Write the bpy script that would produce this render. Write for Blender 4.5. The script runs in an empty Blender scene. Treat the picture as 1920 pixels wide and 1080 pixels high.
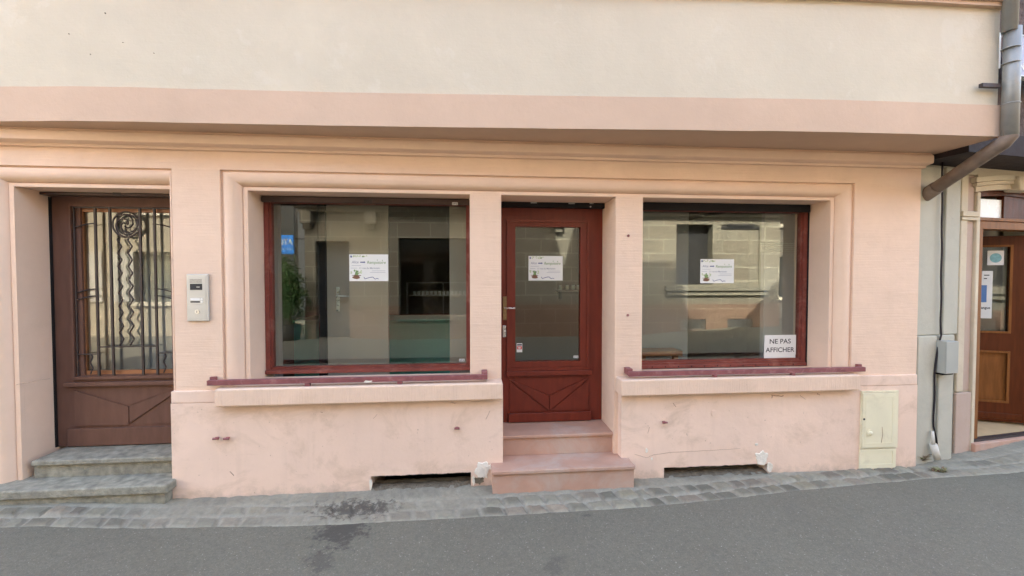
import bpy, bmesh, math, random
import numpy as np
from mathutils import Vector, Matrix, noise as mnoise
R = math.radians
random.seed(7); rng = np.random.default_rng(7)
sc = bpy.context.scene
COL = sc.collection

# ------------------------------------------------------------------ camera
FPX = 800.0; YAW = R(5.2); PIT = R(1.5); EYE = 1.85; DIST = 3.75
CAM = Vector((0, -DIST, EYE))
FW = Vector((math.sin(YAW)*math.cos(PIT), math.cos(YAW)*math.cos(PIT), -math.sin(PIT)))
RT = Vector((math.cos(YAW), -math.sin(YAW), 0)); UP = RT.cross(FW)
cd = bpy.data.cameras.new('camera'); cam = bpy.data.objects.new('camera', cd); COL.objects.link(cam)
cd.sensor_width = 36; cd.lens = 36*FPX/1920; cd.clip_start = .05; cd.clip_end = 600
cam.location = CAM; cam.rotation_euler = (math.pi/2-PIT, 0, -YAW)
sc.camera = cam
def ray(px, py): return FW + RT*((px-960)/FPX) + UP*((540-py)/FPX)
def P(px, py, y=0.0):
    d = ray(px, py); t = (y-CAM.y)/d.y; p = CAM+d*t
    return p.x, p.z
def PX(px, y=0.0, py=540): return P(px, py, y)[0]
def PZ(px, py, y=0.0): return P(px, py, y)[1]
class Plane:      # a vertical plane through o, turned by ang
    def __init__(s, x, y, ang):
        s.o = Vector((x, y, 0)); s.a = ang
        s.u = Vector((math.cos(ang), math.sin(ang), 0)); s.n = Vector((-math.sin(ang), math.cos(ang), 0))
    def p(s, px, py, off=0):
        d = ray(px, py); t = ((s.o-CAM).dot(s.n)+off)/d.dot(s.n); q = CAM+d*t
        return (q-s.o).dot(s.u), q.z
    def w(s, a, b, z): return s.o+s.u*a+s.n*b+Vector((0, 0, z))
    def mat(s): return Matrix.Translation(s.o) @ Matrix.Rotation(s.a, 4, 'Z')

# ------------------------------------------------------------------ mesh builder
class MB:
    def __init__(s): s.v = []; s.f = []; s.sm = []
    def add(s, vs, fs, M=None, smooth=False):
        b = len(s.v)
        s.v += [tuple((M @ Vector(v)) if M else v) for v in vs]
        s.f += [tuple(i+b for i in f) for f in fs]; s.sm += [smooth]*len(fs)
        return s
    def box(s, x0, x1, y0, y1, z0, z1, M=None):
        if x0 > x1: x0, x1 = x1, x0
        if y0 > y1: y0, y1 = y1, y0
        if z0 > z1: z0, z1 = z1, z0
        return s.add([(x0,y0,z0),(x1,y0,z0),(x1,y1,z0),(x0,y1,z0),(x0,y0,z1),(x1,y0,z1),(x1,y1,z1),(x0,y1,z1)],
              [(0,3,2,1),(4,5,6,7),(0,1,5,4),(1,2,6,5),(2,3,7,6),(3,0,4,7)], M)
    def poly(s, pts, y0, y1, M=None):     # (x,z) outline in front-view extruded in y
        n = len(pts)
        a = sum(pts[i][0]*pts[(i+1)%n][1]-pts[(i+1)%n][0]*pts[i][1] for i in range(n))
        if a < 0: pts = pts[::-1]
        vs = [(x,y0,z) for x,z in pts]+[(x,y1,z) for x,z in pts]
        fs = [tuple(range(n)), tuple(range(2*n-1, n-1, -1))]+[(i, n+i, n+(i+1)%n, (i+1)%n) for i in range(n)]
        return s.add(vs, fs, M)
    def cyl(s, p0, p1, r, n=16, r1=None, smooth=True):
        p0 = Vector(p0); p1 = Vector(p1); d = (p1-p0).normalized()
        a = d.orthogonal().normalized(); b = d.cross(a); r1 = r if r1 is None else r1
        vs = []
        for p, q in ((p0, r), (p1, r1)):
            for i in range(n):
                t = 2*math.pi*i/n; vs.append(tuple(p+a*q*math.cos(t)+b*q*math.sin(t)))
        s.add(vs, [(i, (i+1)%n, n+(i+1)%n, n+i) for i in range(n)], smooth=smooth)
        bb = len(s.v)-2*n
        s.f += [tuple(bb+i for i in range(n-1,-1,-1)), tuple(bb+n+i for i in range(n))]; s.sm += [False]*2
        return s
    def tube(s, pts, r, n=8, flat=None):
        pts = [Vector(p) for p in pts]; rings = []
        prev = None
        for i, p in enumerate(pts):
            d = (pts[min(i+1, len(pts)-1)]-pts[max(i-1, 0)]).normalized()
            a = (prev-d*prev.dot(d)).normalized() if prev is not None and (prev-d*prev.dot(d)).length > 1e-4 else d.orthogonal().normalized()
            prev = a; b = d.cross(a)
            rr = r[i] if isinstance(r, (list, tuple)) else r
            rings.append([tuple(p+a*rr*math.cos(2*math.pi*k/n)+b*rr*math.sin(2*math.pi*k/n)) for k in range(n)])
        vs = sum(rings, []); fs = []
        for i in range(len(pts)-1):
            for k in range(n):
                fs.append((i*n+k, i*n+(k+1)%n, (i+1)*n+(k+1)%n, (i+1)*n+k))
        s.add(vs, fs, smooth=True)
        bb = len(s.v)-len(vs)
        s.f += [tuple(bb+k for k in range(n-1,-1,-1)), tuple(bb+(len(pts)-1)*n+k for k in range(n))]; s.sm += [False]*2
        return s
    def disc_dome(s, c, r, h, n=20, k=5):   # dome facing -y
        vs = [(c[0], c[1]-h, c[2])]; fs = []
        for j in range(1, k+1):
            a = math.pi/2*j/k
            for i in range(n):
                t = 2*math.pi*i/n; vs.append((c[0]+r*math.sin(a)*math.cos(t), c[1]-h*math.cos(a), c[2]+r*math.sin(a)*math.sin(t)))
        for i in range(n): fs.append((0, 1+i, 1+(i+1)%n))
        for j in range(k-1):
            for i in range(n):
                a0 = 1+j*n; fs.append((a0+i, a0+n+i, a0+n+(i+1)%n, a0+(i+1)%n))
        return s.add(vs, fs, smooth=True)
    def build(s, name, mat, parent=None, bevel=0, segs=2, wn=True):
        me = bpy.data.meshes.new(name)
        vs = s.v
        xs = [v[0] for v in vs]; ys = [v[1] for v in vs]; zs = [v[2] for v in vs]
        if parent is None: o = Vector(((min(xs)+max(xs))/2, (min(ys)+max(ys))/2, min(zs)))
        else: o = WL[parent.name]
        me.from_pydata([(v[0]-o.x, v[1]-o.y, v[2]-o.z) for v in vs], [], s.f)
        for p, m in zip(me.polygons, s.sm): p.use_smooth = m
        me.materials.append(mat); me.validate(); me.update()
        ob = bpy.data.objects.new(name, me); COL.objects.link(ob)
        if parent is None: ob.location = o
        else: ob.parent = parent
        WL[ob.name] = o
        if bevel:
            b = ob.modifiers.new('bevel', 'BEVEL'); b.width = bevel; b.segments = segs; b.limit_method = 'ANGLE'; b.angle_limit = R(40)
            b.harden_normals = True
            for p in me.polygons: p.use_smooth = True
        return ob
WL = {}
def thing(name, label, cat, loc, group=None):
    o = bpy.data.objects.new(name, None); COL.objects.link(o); o.location = loc; o.empty_display_size = .1
    WL[o.name] = Vector(loc); o['label'] = label; o['category'] = cat
    if group: o['group'] = group
    return o
def tag(o, label, cat, group=None):
    o['label'] = label; o['category'] = cat
    if group: o['group'] = group
    return o
def struct(o): o['kind'] = 'structure'; return o

def holes_wall(mb, x0, x1, z0, z1, y0, y1, holes, M=None):
    xs = sorted({x0, x1, *[min(max(h[0], x0), x1) for h in holes], *[min(max(h[1], x0), x1) for h in holes]})
    zs = sorted({z0, z1, *[min(max(h[2], z0), z1) for h in holes], *[min(max(h[3], z0), z1) for h in holes]})
    def solid(i, j):
        if i < 0 or j < 0 or i >= len(xs)-1 or j >= len(zs)-1: return False
        cx = (xs[i]+xs[i+1])/2; cz = (zs[j]+zs[j+1])/2
        return not any(h[0] < cx < h[1] and h[2] < cz < h[3] for h in holes)
    for i in range(len(xs)-1):
        for j in range(len(zs)-1):
            if not solid(i, j): continue
            a, b, c, d = xs[i], xs[i+1], zs[j], zs[j+1]
            mb.add([(a,y0,c),(b,y0,c),(b,y0,d),(a,y0,d)], [(0,1,2,3)], M)
            mb.add([(a,y1,c),(b,y1,c),(b,y1,d),(a,y1,d)], [(3,2,1,0)], M)
            if not solid(i-1, j): mb.add([(a,y0,c),(a,y1,c),(a,y1,d),(a,y0,d)], [(3,2,1,0)], M)
            if not solid(i+1, j): mb.add([(b,y0,c),(b,y1,c),(b,y1,d),(b,y0,d)], [(0,1,2,3)], M)
            if not solid(i, j-1): mb.add([(a,y0,c),(b,y0,c),(b,y1,c),(a,y1,c)], [(3,2,1,0)], M)
            if not solid(i, j+1): mb.add([(a,y0,d),(b,y0,d),(b,y1,d),(a,y1,d)], [(0,1,2,3)], M)
    return mb

# ------------------------------------------------------------------ materials
def newmat(name):
    m = bpy.data.materials.new(name); m.use_nodes = True; nt = m.node_tree
    for n in list(nt.nodes): nt.nodes.remove(n)
    out = nt.nodes.new('ShaderNodeOutputMaterial')
    return m, nt, out
class NT:
    def __init__(s, nt): s.nt = nt
    def n(s, t, **k):
        nd = s.nt.nodes.new(t)
        for a, b in k.items(): setattr(nd, a, b)
        return nd
    def l(s, a, b): s.nt.links.new(a, b)
    def coord(s, scale=(1,1,1), loc=(0,0,0), kind='OBJ'):
        # the object's own space is shifted only by its base point, so world-size textures
        if kind == 'GEN': t = s.n('ShaderNodeTexCoord').outputs['Generated']
        else: t = s.n('ShaderNodeNewGeometry').outputs['Position']
        m = s.n('ShaderNodeMapping'); m.inputs['Scale'].default_value = scale; m.inputs['Location'].default_value = loc
        s.l(t, m.inputs['Vector']); return m.outputs['Vector']
    def noise(s, vec, scale, detail=4, rough=.55, dist=0):
        t = s.n('ShaderNodeTexNoise'); t.inputs['Scale'].default_value = scale; t.inputs['Detail'].default_value = detail
        t.inputs['Roughness'].default_value = rough; t.inputs['Distortion'].default_value = dist; s.l(vec, t.inputs['Vector']); return t.outputs['Fac']
    def ramp(s, fac, a, b, ca=0.0, cb=1.0):
        t = s.n('ShaderNodeMapRange'); t.inputs[1].default_value = a; t.inputs[2].default_value = b
        t.inputs[3].default_value = ca; t.inputs[4].default_value = cb; s.l(fac, t.inputs[0]); return t.outputs[0]
    def mix(s, fac, a, b, mode='MIX'):
        t = s.n('ShaderNodeMix', data_type='RGBA', blend_type=mode)
        if isinstance(fac, (int, float)): t.inputs[0].default_value = fac
        else: s.l(fac, t.inputs[0])
        for k, c in ((6, a), (7, b)):
            if isinstance(c, (tuple, list)): t.inputs[k].default_value = (*c[:3], 1)
            else: s.l(c, t.inputs[k])
        return t.outputs[2]
    def math(s, op, a, b=None):
        t = s.n('ShaderNodeMath', operation=op)
        for k, c in ((0, a), (1, b)):
            if c is None: continue
            if isinstance(c, (int, float)): t.inputs[k].default_value = c
            else: s.l(c, t.inputs[k])
        return t.outputs[0]
    def bump(s, h, strength, dist, prev=None):
        b = s.n('ShaderNodeBump'); b.inputs['Strength'].default_value = strength; b.inputs['Distance'].default_value = dist
        s.l(h, b.inputs['Height'])
        if prev is not None: s.l(prev, b.inputs['Normal'])
        return b.outputs['Normal']
    def bsdf(s, out, col, rough=.8, nrm=None, metal=0, spec=.3):
        p = s.n('ShaderNodeBsdfPrincipled')
        if isinstance(col, (tuple, list)): p.inputs['Base Color'].default_value = (*col[:3], 1)
        else: s.l(col, p.inputs['Base Color'])
        if isinstance(rough, (int, float)): p.inputs['Roughness'].default_value = rough
        else: s.l(rough, p.inputs['Roughness'])
        p.inputs['Metallic'].default_value = metal; p.inputs['Specular IOR Level'].default_value = spec
        if nrm is not None: s.l(nrm, p.inputs['Normal'])
        s.l(p.outputs[0], out.inputs['Surface']); return p
def mul(c, k): return tuple(min(1, x*k) for x in c)
def surf(name, col, rough=.75, var=.1, vscale=2.5, bump=.15, bscale=90, bdist=.004, metal=0, spec=.3, stain=None, samt=.0, sscale=1.6, stretch=(1,1,1)):
    m, nt, out = newmat(name); N = NT(nt)
    v = N.coord(stretch)
    c = N.mix(N.ramp(N.noise(v, vscale, 5, .6), .3, .7), mul(col, 1-var), mul(col, 1+var))
    if stain:
        f = N.ramp(N.noise(v, sscale, 6, .65, .5), .52, .75, 0, samt)
        c = N.mix(f, c, stain)
    nb = N.bump(N.noise(v, bscale, 3), bump, bdist)
    r = N.ramp(N.noise(v, vscale*4, 3), .3, .7, max(.03, rough-.08), min(1, rough+.08))
    N.bsdf(out, c, r, nb, metal, spec); return m
def plaster(name, col, comb=0.0, vcomb=0.0, splash=0, dirt=.35, light=None, lightamt=0, dirtcol=(.44,.30,.19), fine=.22):
    m, nt, out = newmat(name); N = NT(nt)
    v = N.coord()
    c = N.mix(N.ramp(N.noise(v, 1.1, 4, .6), .3, .7), mul(col, .93), mul(col, 1.05))
    c = N.mix(N.ramp(N.noise(v, 7, 6, .7), .35, .75, 0, .35), c, mul(col, .9))
    if light: c = N.mix(N.ramp(N.noise(v, 1.9, 7, .62, .3), .6, .64, 0, lightamt), c, light)
    # grime blotches with their own shape
    f = N.ramp(N.noise(N.coord((1,1,1.4), (3,1,7)), 2.3, 9, .74, .6), .50, .78, 0, dirt)
    c = N.mix(f, c, dirtcol)
    f2 = N.ramp(N.noise(N.coord((1,1,1), (9,4,2)), 34, 3, .6), .70, .76, 0, dirt*.9)
    c = N.mix(f2, c, mul(dirtcol, .6))
    if splash:      # mud splashed up from the street, in blotches
        sp = N.n('ShaderNodeSeparateXYZ'); N.l(v, sp.inputs[0])
        q = N.math('ADD', N.math('MULTIPLY', sp.outputs[2], -2.6), N.noise(v, 8, 8, .75))
        c = N.mix(N.ramp(q, .30, .62, 0, splash), c, (.36,.27,.20))
    f3 = N.ramp(N.noise(N.coord((9,9,.55), (1,2,3)), 1.0, 5, .6), .54, .8, 0, dirt*.45)
    c = N.mix(f3, c, mul(col, .70))
    nb = N.bump(N.noise(v, 75, 4, .7), fine, .004)
    nb = N.bump(N.noise(v, 9, 4, .6), .30, .014, nb)
    if comb:
        nb = N.bump(N.noise(N.coord((3,3,62)), 1.0, 4, .55), comb, .010, nb)
    if vcomb: nb = N.bump(N.noise(N.coord((90,20,6)), 1.0, 2, .5), vcomb, .008, nb)
    N.bsdf(out, c, .88, nb, 0, .15); return m
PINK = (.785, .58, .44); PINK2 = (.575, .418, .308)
M = {}
M['pink'] = plaster('pink_plaster', PINK, comb=.34, dirt=.16)
M['pink_plain'] = plaster('pink_trim_plaster', PINK, comb=.0, dirt=.08)
M['pink_base'] = plaster('pink_base_plaster', (.80,.60,.475), comb=.0, splash=.55, dirt=.62)
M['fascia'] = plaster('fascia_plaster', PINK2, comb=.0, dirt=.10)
M['cream'] = plaster('cream_plaster', (.575, .51, .395), comb=.07, dirt=.05, light=(.60,.545,.445), lightamt=.5, dirtcol=(.5,.42,.33))
M['sill'] = plaster('sill_stone', mul(PINK, .98), comb=0, vcomb=.6, dirt=.40)
M['chip'] = surf('bare_white_plaster', (.78,.72,.62), .9, .15, 12, .6, 60, .01, stain=(.4,.36,.3), samt=.6, sscale=14)
M['red_wood'] = surf('red_painted_wood', (.155,.024,.012), .42, .16, 4, .2, 40, .002, stretch=(6,6,1), spec=.4)
M['red_frame'] = surf('worn_red_frame_paint', (.20,.050,.036), .5, .2, 5, .3, 60, .003, stain=(.40,.20,.15), samt=.6, sscale=7)
M['old_wood'] = surf('faded_brown_door_paint', (.150,.078,.056), .55, .12, 4, .2, 50, .002, stretch=(5,5,1), spec=.15)
M['rail'] = surf('maroon_rail_paint', (.235,.082,.082), .55, .18, 9, .35, 70, .003, stain=(.5,.28,.26), samt=.5, sscale=16)
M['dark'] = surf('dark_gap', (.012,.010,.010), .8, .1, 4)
M['shutter'] = surf('brown_shutter_box', (.085,.055,.045), .45, .15, 5, .1, 40)
M['iron'] = surf('wrought_iron', (.045,.032,.030), .5, .2, 20, .3, 120, .002, spec=.4)
M['granite'] = surf('grey_stone_step', (.275,.26,.205), .85, .35, 16, .9, 90, .008, stain=(.15,.14,.13), samt=.6, sscale=5)
M['redstone'] = surf('pink_sandstone_step', (.46,.28,.205), .85, .10, 5, .5, 130, .003, stain=(.47,.40,.34), samt=.75, sscale=2.2)
M['steel'] = surf('brushed_steel_plate', (.50,.50,.48), .42, .06, 9, .1, 200, .001, metal=.55)
M['silver'] = surf('silver_metal', (.65,.64,.62), .3, .06, 9, .1, 100, .001, metal=.9)
M['brass'] = surf('old_brass', (.30,.22,.12), .35, .15, 30, .1, 100, .001, metal=.9)
M['meter'] = surf('ivory_meter_box', (.76,.70,.50), .55, .05, 4, .15, 60, .002, stain=(.45,.38,.27), samt=.35, sscale=6)
M['zinc'] = surf('weathered_zinc_pipe', (.27,.27,.255), .5, .16, 6, .35, 30, .004, metal=.35, stain=(.14,.095,.075), samt=.65, sscale=3.5)
M['rust'] = surf('rusty_pipe', (.20,.155,.125), .6, .3, 9, .4, 40, .004, metal=.15, stain=(.28,.27,.25), samt=.6, sscale=5)
M['grey_stucco'] = plaster('grey_stucco', (.50,.475,.39), comb=0, dirt=.35, dirtcol=(.28,.27,.24), fine=.35)
M['stone_cream'] = plaster('cream_carved_stone', (.62,.535,.40), comb=0, dirt=.45, dirtcol=(.36,.27,.2))
M['stone_pink'] = plaster('worn_pink_stone', (.50,.38,.31), comb=0, dirt=.4)
M['plastic'] = surf('grey_plastic_box', (.36,.36,.32), .5, .05, 5, .05, 60, .001)
M['conduit'] = surf('pale_conduit', (.58,.54,.47), .5, .1, 9)
M['cable'] = surf('black_cable', (.02,.015,.018), .5, .1, 9)
M['oak'] = surf('varnished_oak', (.22,.085,.024), .5, .22, 3, .25, 30, .002, stretch=(9,9,1), spec=.15)
M['oak_dark'] = surf('varnished_dark_oak', (.10,.024,.006), .45, .22, 3, .25, 30, .002, stretch=(9,9,1), spec=.2)
M['mat_floor'] = surf('straw_floor', (.5,.36,.2), .8, .1, 8)
M['old_facade'] = surf('dark_rubble_upper_wall', (.085,.06,.052), .9, .35, 7, .9, 20, .03, stain=(.2,.15,.13), samt=.6, sscale=6)
M['beam'] = surf('dark_timber_beam', (.028,.018,.018), .8, .3, 5, .4, 40)
M['signboard'] = surf('lavender_sign_panel', (.36,.36,.43), .45, .05, 4)
M['signgrey'] = surf('pale_sign_side', (.55,.58,.56), .5, .05, 4)
M['white'] = surf('white_paper', (.74,.74,.71), .6, .02, 3, .03, 20, .001)
M['bright_pane'] = surf('bright_white_pane', (.92,.93,.92), .25, .01, 3, .02, 20, .001)  # flat white stands in for the bright light in the transom glass
M['ink'] = surf('black_ink', (.03,.03,.032), .6, .05, 9, .02)
M['greyink'] = surf('grey_ink', (.30,.31,.36), .6, .05, 9, .02)
M['navyink'] = surf('navy_ink', (.08,.10,.24), .6, .05, 9, .02)
M['greenink'] = surf('green_ink', (.20,.30,.12), .6, .2, 30, .02)
M['paleg'] = surf('pale_green_ink', (.50,.56,.36), .6, .2, 60, .02)
M['brownink'] = surf('brown_ink', (.20,.10,.06), .6, .2, 60, .02)
M['redink'] = surf('red_ink', (.60,.05,.03), .5, .05, 9, .02)
M['blueink'] = surf('blue_ink', (.10,.20,.42), .6, .05, 9, .02)
M['cyanink'] = surf('cyan_ink', (.22,.45,.50), .6, .2, 30, .02)
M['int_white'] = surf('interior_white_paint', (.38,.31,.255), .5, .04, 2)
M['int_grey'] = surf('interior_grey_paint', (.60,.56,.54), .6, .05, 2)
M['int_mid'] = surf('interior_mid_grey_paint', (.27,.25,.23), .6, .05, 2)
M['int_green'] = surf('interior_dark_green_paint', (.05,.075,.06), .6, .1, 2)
M['teal'] = surf('teal_infill_paint', (.13,.42,.33), .5, .08, 2)
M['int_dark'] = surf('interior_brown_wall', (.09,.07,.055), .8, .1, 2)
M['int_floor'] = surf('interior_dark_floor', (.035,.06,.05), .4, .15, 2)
M['table'] = surf('table_wood', (.33,.14,.06), .4, .15, 3, .1, 30, stretch=(1,9,9))
M['jar'] = surf('pale_jar', (.65,.63,.5), .2, .1, 30)
M['roof'] = surf('red_roof_tiles', (.25,.09,.055), .8, .3, 8, .6, 20, .02)
M['slate'] = surf('slate_cladding', (.09,.085,.075), .7, .25, 6, .4, 30)
M['render2'] = plaster('ochre_render', (.30,.27,.21), comb=0, dirt=.2)
M['render3'] = plaster('white_render', (.45,.42,.35), comb=0, dirt=.15)
M['render4'] = plaster('salmon_render', (.66,.40,.29), comb=0, dirt=.15)
M['leaf'] = surf('shrub_leaf', (.09,.18,.06), .6, .4, 20)
M['weed'] = surf('weed_leaf', (.20,.20,.10), .7, .4, 40)
M['dryleaf'] = surf('dry_leaf', (.20,.13,.08), .8, .4, 40)
M['soil'] = surf('dry_soil', (.17,.14,.10), .95, .35, 14, .9, 60, .02, stain=(.3,.27,.22), samt=.6, sscale=20)
M['signblue'] = surf('blue_sign_panel', (.02,.26,.90), .4, .03, 5)
M['shut_w'] = surf('white_shutters', (.35,.34,.31), .6, .05, 4)
M['pot'] = surf('dark_pot', (.05,.05,.045), .8, .1, 5)

def glass(name, ior, tint, wav=.0):
    m, nt, out = newmat(name); N = NT(nt)
    g = N.n('ShaderNodeNewGeometry'); dt = N.n('ShaderNodeVectorMath', operation='DOT_PRODUCT'); N.l(g.outputs['Incoming'], dt.inputs[0]); N.l(g.outputs['Normal'], dt.inputs[1])
    q = N.math('SUBTRACT', 1.0, N.math('ABSOLUTE', dt.outputs['Value'])); fr = N.math('ADD', ior, N.math('MULTIPLY', N.math('POWER', q, 5.0), 1-ior))
    tr = N.n('ShaderNodeBsdfTransparent'); tr.inputs['Color'].default_value = (*tint, 1)
    gl = N.n('ShaderNodeBsdfGlossy'); gl.inputs['Roughness'].default_value = 0.0; gl.inputs['Color'].default_value = (.93,.95,.93,1)
    if wav:
        nb = N.bump(N.noise(N.coord((1,1,1)), 2.2, 2), wav, .01); N.l(nb, gl.inputs['Normal'])
    mx = N.n('ShaderNodeMixShader'); N.l(fr, mx.inputs[0]); N.l(tr.outputs[0], mx.inputs[1]); N.l(gl.outputs[0], mx.inputs[2])
    N.l(mx.outputs[0], out.inputs['Surface']); return m
M['glass'] = glass('double_glazing', .086, (.92,.96,.94), .004)
M['glass2'] = glass('dark_glazing', .055, (.86,.89,.88))

# ashlar for the opposite building
def ashlar(name, c1, c2, mortar):
    m, nt, out = newmat(name); N = NT(nt)
    g = N.n('ShaderNodeNewGeometry'); sp = N.n('ShaderNodeSeparateXYZ'); N.l(g.outputs['Position'], sp.inputs[0])
    cb = N.n('ShaderNodeCombineXYZ'); ad = N.math('ADD', sp.outputs[0], sp.outputs[1]); N.l(ad, cb.inputs[0]); N.l(sp.outputs[2], cb.inputs[1])
    b = N.n('ShaderNodeTexBrick'); b.inputs['Scale'].default_value = 1; b.inputs['Brick Width'].default_value = .95; b.inputs['Row Height'].default_value = .43
    b.inputs['Mortar Size'].default_value = .013; b.inputs['Color1'].default_value = (*c1, 1); b.inputs['Color2'].default_value = (*c2, 1); b.inputs['Mortar'].default_value = (*mortar, 1)
    N.l(cb.outputs[0], b.inputs['Vector'])
    v = N.coord()
    c = N.mix(N.ramp(N.noise(v, 3, 6, .65), .35, .75, 0, .4), b.outputs['Color'], mul(c1, .75))
    nb = N.bump(N.math('SUBTRACT', 1.0, b.outputs['Fac']), .6, .015); nb = N.bump(N.noise(v, 40, 4), .4, .006, nb)
    N.bsdf(out, c, .85, nb, 0, .2); return m
M['ashlar'] = ashlar('grey_pink_ashlar', (.235,.22,.175), (.20,.175,.135), (.46,.44,.34))
M['ashlar_d'] = ashlar('red_plinth_ashlar', (.24,.16,.115), (.19,.125,.095), (.34,.27,.20))

# asphalt
def asphalt():
    m, nt, out = newmat('asphalt'); N = NT(nt); v = N.coord()
    c = N.mix(N.ramp(N.noise(v, 1.3, 6, .65), .3, .7), (.165,.157,.115), (.20,.187,.142))
    c = N.mix(N.ramp(N.noise(N.coord((1,.35,1),(4,1,0)), .8, 6, .7, 1.0), .45, .7, 0, .6), c, (.155,.135,.105))
    c = N.mix(N.ramp(N.noise(v, 120, 3, .7), .35, .7, 0, .75), c, (.095,.09,.07))
    c = N.mix(N.ramp(N.noise(v, 210, 2, .5), .66, .72, 0, .8), c, (.33,.32,.30))
    c = N.mix(N.ramp(N.noise(N.coord((1,1,1),(5,3,1)), 30, 3, .5), .76, .78, 0, .9), c, (.45,.43,.38))
    c = N.mix(N.ramp(N.noise(v, 62, 4, .75), .42, .62, 0, .6), c, (.115,.108,.088))
    c = N.mix(N.ramp(N.noise(N.coord((1,1,1),(2,8,1)), 75, 2, .5), .68, .71, 0, .7), c, (.36,.34,.28))
    c = N.mix(N.ramp(N.noise(v, 24, 5, .8), .38, .66, 0, .26), c, (.24,.225,.18))
    # damp stain running from the gutter, and a few oil spots
    for (x, y, rx, ry, th, amt) in SPOTS:
        mp = N.n('ShaderNodeMapping'); mp.vector_type = 'TEXTURE'; mp.inputs['Location'].default_value = (x, y, 0); mp.inputs['Scale'].default_value = (rx, ry, 5); mp.inputs['Rotation'].default_value = (0,0,R(th))
        N.l(N.n('ShaderNodeNewGeometry').outputs['Position'], mp.inputs['Vector'])
        ln = N.n('ShaderNodeVectorMath', operation='LENGTH'); N.l(mp.outputs[0], ln.inputs[0])
        q = N.math('ADD', ln.outputs['Value'], N.math('MULTIPLY', N.math('SUBTRACT', N.noise(v, 13, 8, .75), .5), 4.5))
        c = N.mix(N.ramp(q, .6, 1.15, amt, 0), c, (.062,.057,.05))
    nb = N.bump(N.noise(v, 150, 3, .7), .75, .006); nb = N.bump(N.noise(v, 3, 3), .3, .02, nb)
    N.bsdf(out, c, .86, nb, 0, .25); return m
def gp(px, py):
    d = ray(px, py); t = -(CAM.z)/d.z; q = CAM+d*t; return q.x, q.y
s1 = gp(645, 995); s2 = gp(1100, 968); s3 = gp(1040, 1062); s4 = gp(600, 1055)
SPOTS = [(s1[0]-.02, s1[1]+.02, .17, .22, 25, .8), (s2[0], s2[1], .045, .02, 0, .5), (s3[0], s3[1], .06, .10, -20, .35), (s4[0], s4[1], .08, .12, 30, .5)]
M['asphalt'] = asphalt()

# gutter: colour from the mesh (each stone its own tone)
def guttermat():
    m, nt, out = newmat('gutter_setts'); N = NT(nt); v = N.coord()
    a = N.n('ShaderNodeVertexColor'); a.layer_name = 'tone'
    c = N.mix(N.ramp(N.noise(v, 22, 6, .75), .3, .75, 0, .55), a.outputs['Color'], (.13,.12,.11))
    c = N.mix(N.ramp(N.noise(v, 60, 4, .7), .62, .72, 0, .5), c, (.40,.38,.34))
    mp = N.n('ShaderNodeMapping'); mp.vector_type = 'TEXTURE'; g = gp(665, 955); mp.inputs['Location'].default_value = (g[0], g[1], 0); mp.inputs['Scale'].default_value = (.30, .14, 5)
    N.l(N.n('ShaderNodeNewGeometry').outputs['Position'], mp.inputs['Vector'])
    ln = N.n('ShaderNodeVectorMath', operation='LENGTH'); N.l(mp.outputs[0], ln.inputs[0])
    q = N.math('ADD', ln.outputs['Value'], N.math('MULTIPLY', N.math('SUBTRACT', N.noise(v, 16, 8, .75), .5), 5.0))
    c = N.mix(N.ramp(q, .5, 1.1, .8, 0), c, (.07,.06,.05))
    nb = N.bump(N.noise(v, 90, 5, .7), .9, .008)
    N.bsdf(out, c, .82, nb, 0, .25); return m
M['gutter'] = guttermat()

# ------------------------------------------------------------------ ground
HX = [-60, -6, -3.2, -2.4, 4.1, 4.9, 5.1, 5.9, 9, 60]; HZ = [.06, .06, .05, .0, .0, .02, .035, .11, .30, .30]
def hgt(x): return float(np.interp(x, HX, HZ))
KX = []; KY = []
for px, py in ((0, 990), (300, 991), (600, 986), (960, 967), (1190, 953), (1350, 938), (1500, 920), (1741, 898)):
    d = ray(px, py); z = 0
    for _ in range(4):
        q = CAM+d*((z-CAM.z)/d.z); z = hgt(q.x)
    KX.append(q.x); KY.append(q.y)
KX = [-60, KX[0]-3]+KX+[5.2, 6.5, 60]; KY = [KY[0], KY[0]]+KY+[-.27, -.20, 1.2]
def kerb(x): return float(np.interp(x, KX, KY))
# road: one sheet to the horizon, up to the gutter
xs = [-150, -60, -20, -8]+[x for x in np.arange(-5.5, 7.5, .1)]+[8, 12, 25, 60, 150]
mb = MB(); rows = []
for x in xs:
    ky = kerb(x); wob = .010*mnoise.noise(Vector((x*6, 0, 0)))+.006*mnoise.noise(Vector((x*21, 3, 0)))
    rows.append([(x, yy, hgt(x)+(.006 if yy > -9 else 0)) for yy in (-150, -30, -12, -8, -5, -3, -2, -1.2, -.8)]+[(x, ky+wob, hgt(x)+.004)])
n = len(rows[0]); vs = sum(rows, []); fs = [(i*n+j, (i+1)*n+j, (i+1)*n+j+1, i*n+j+1) for i in range(len(rows)-1) for j in range(n-1)]
mb.add(vs, fs, smooth=True); struct(mb.build('road', M['asphalt']))
mb = MB().add([(-200,-200,-.4),(200,-200,-.4),(200,200,-.4),(-200,200,-.4)], [(0,1,2,3)]); struct(mb.build('ground', M['soil']))
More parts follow.
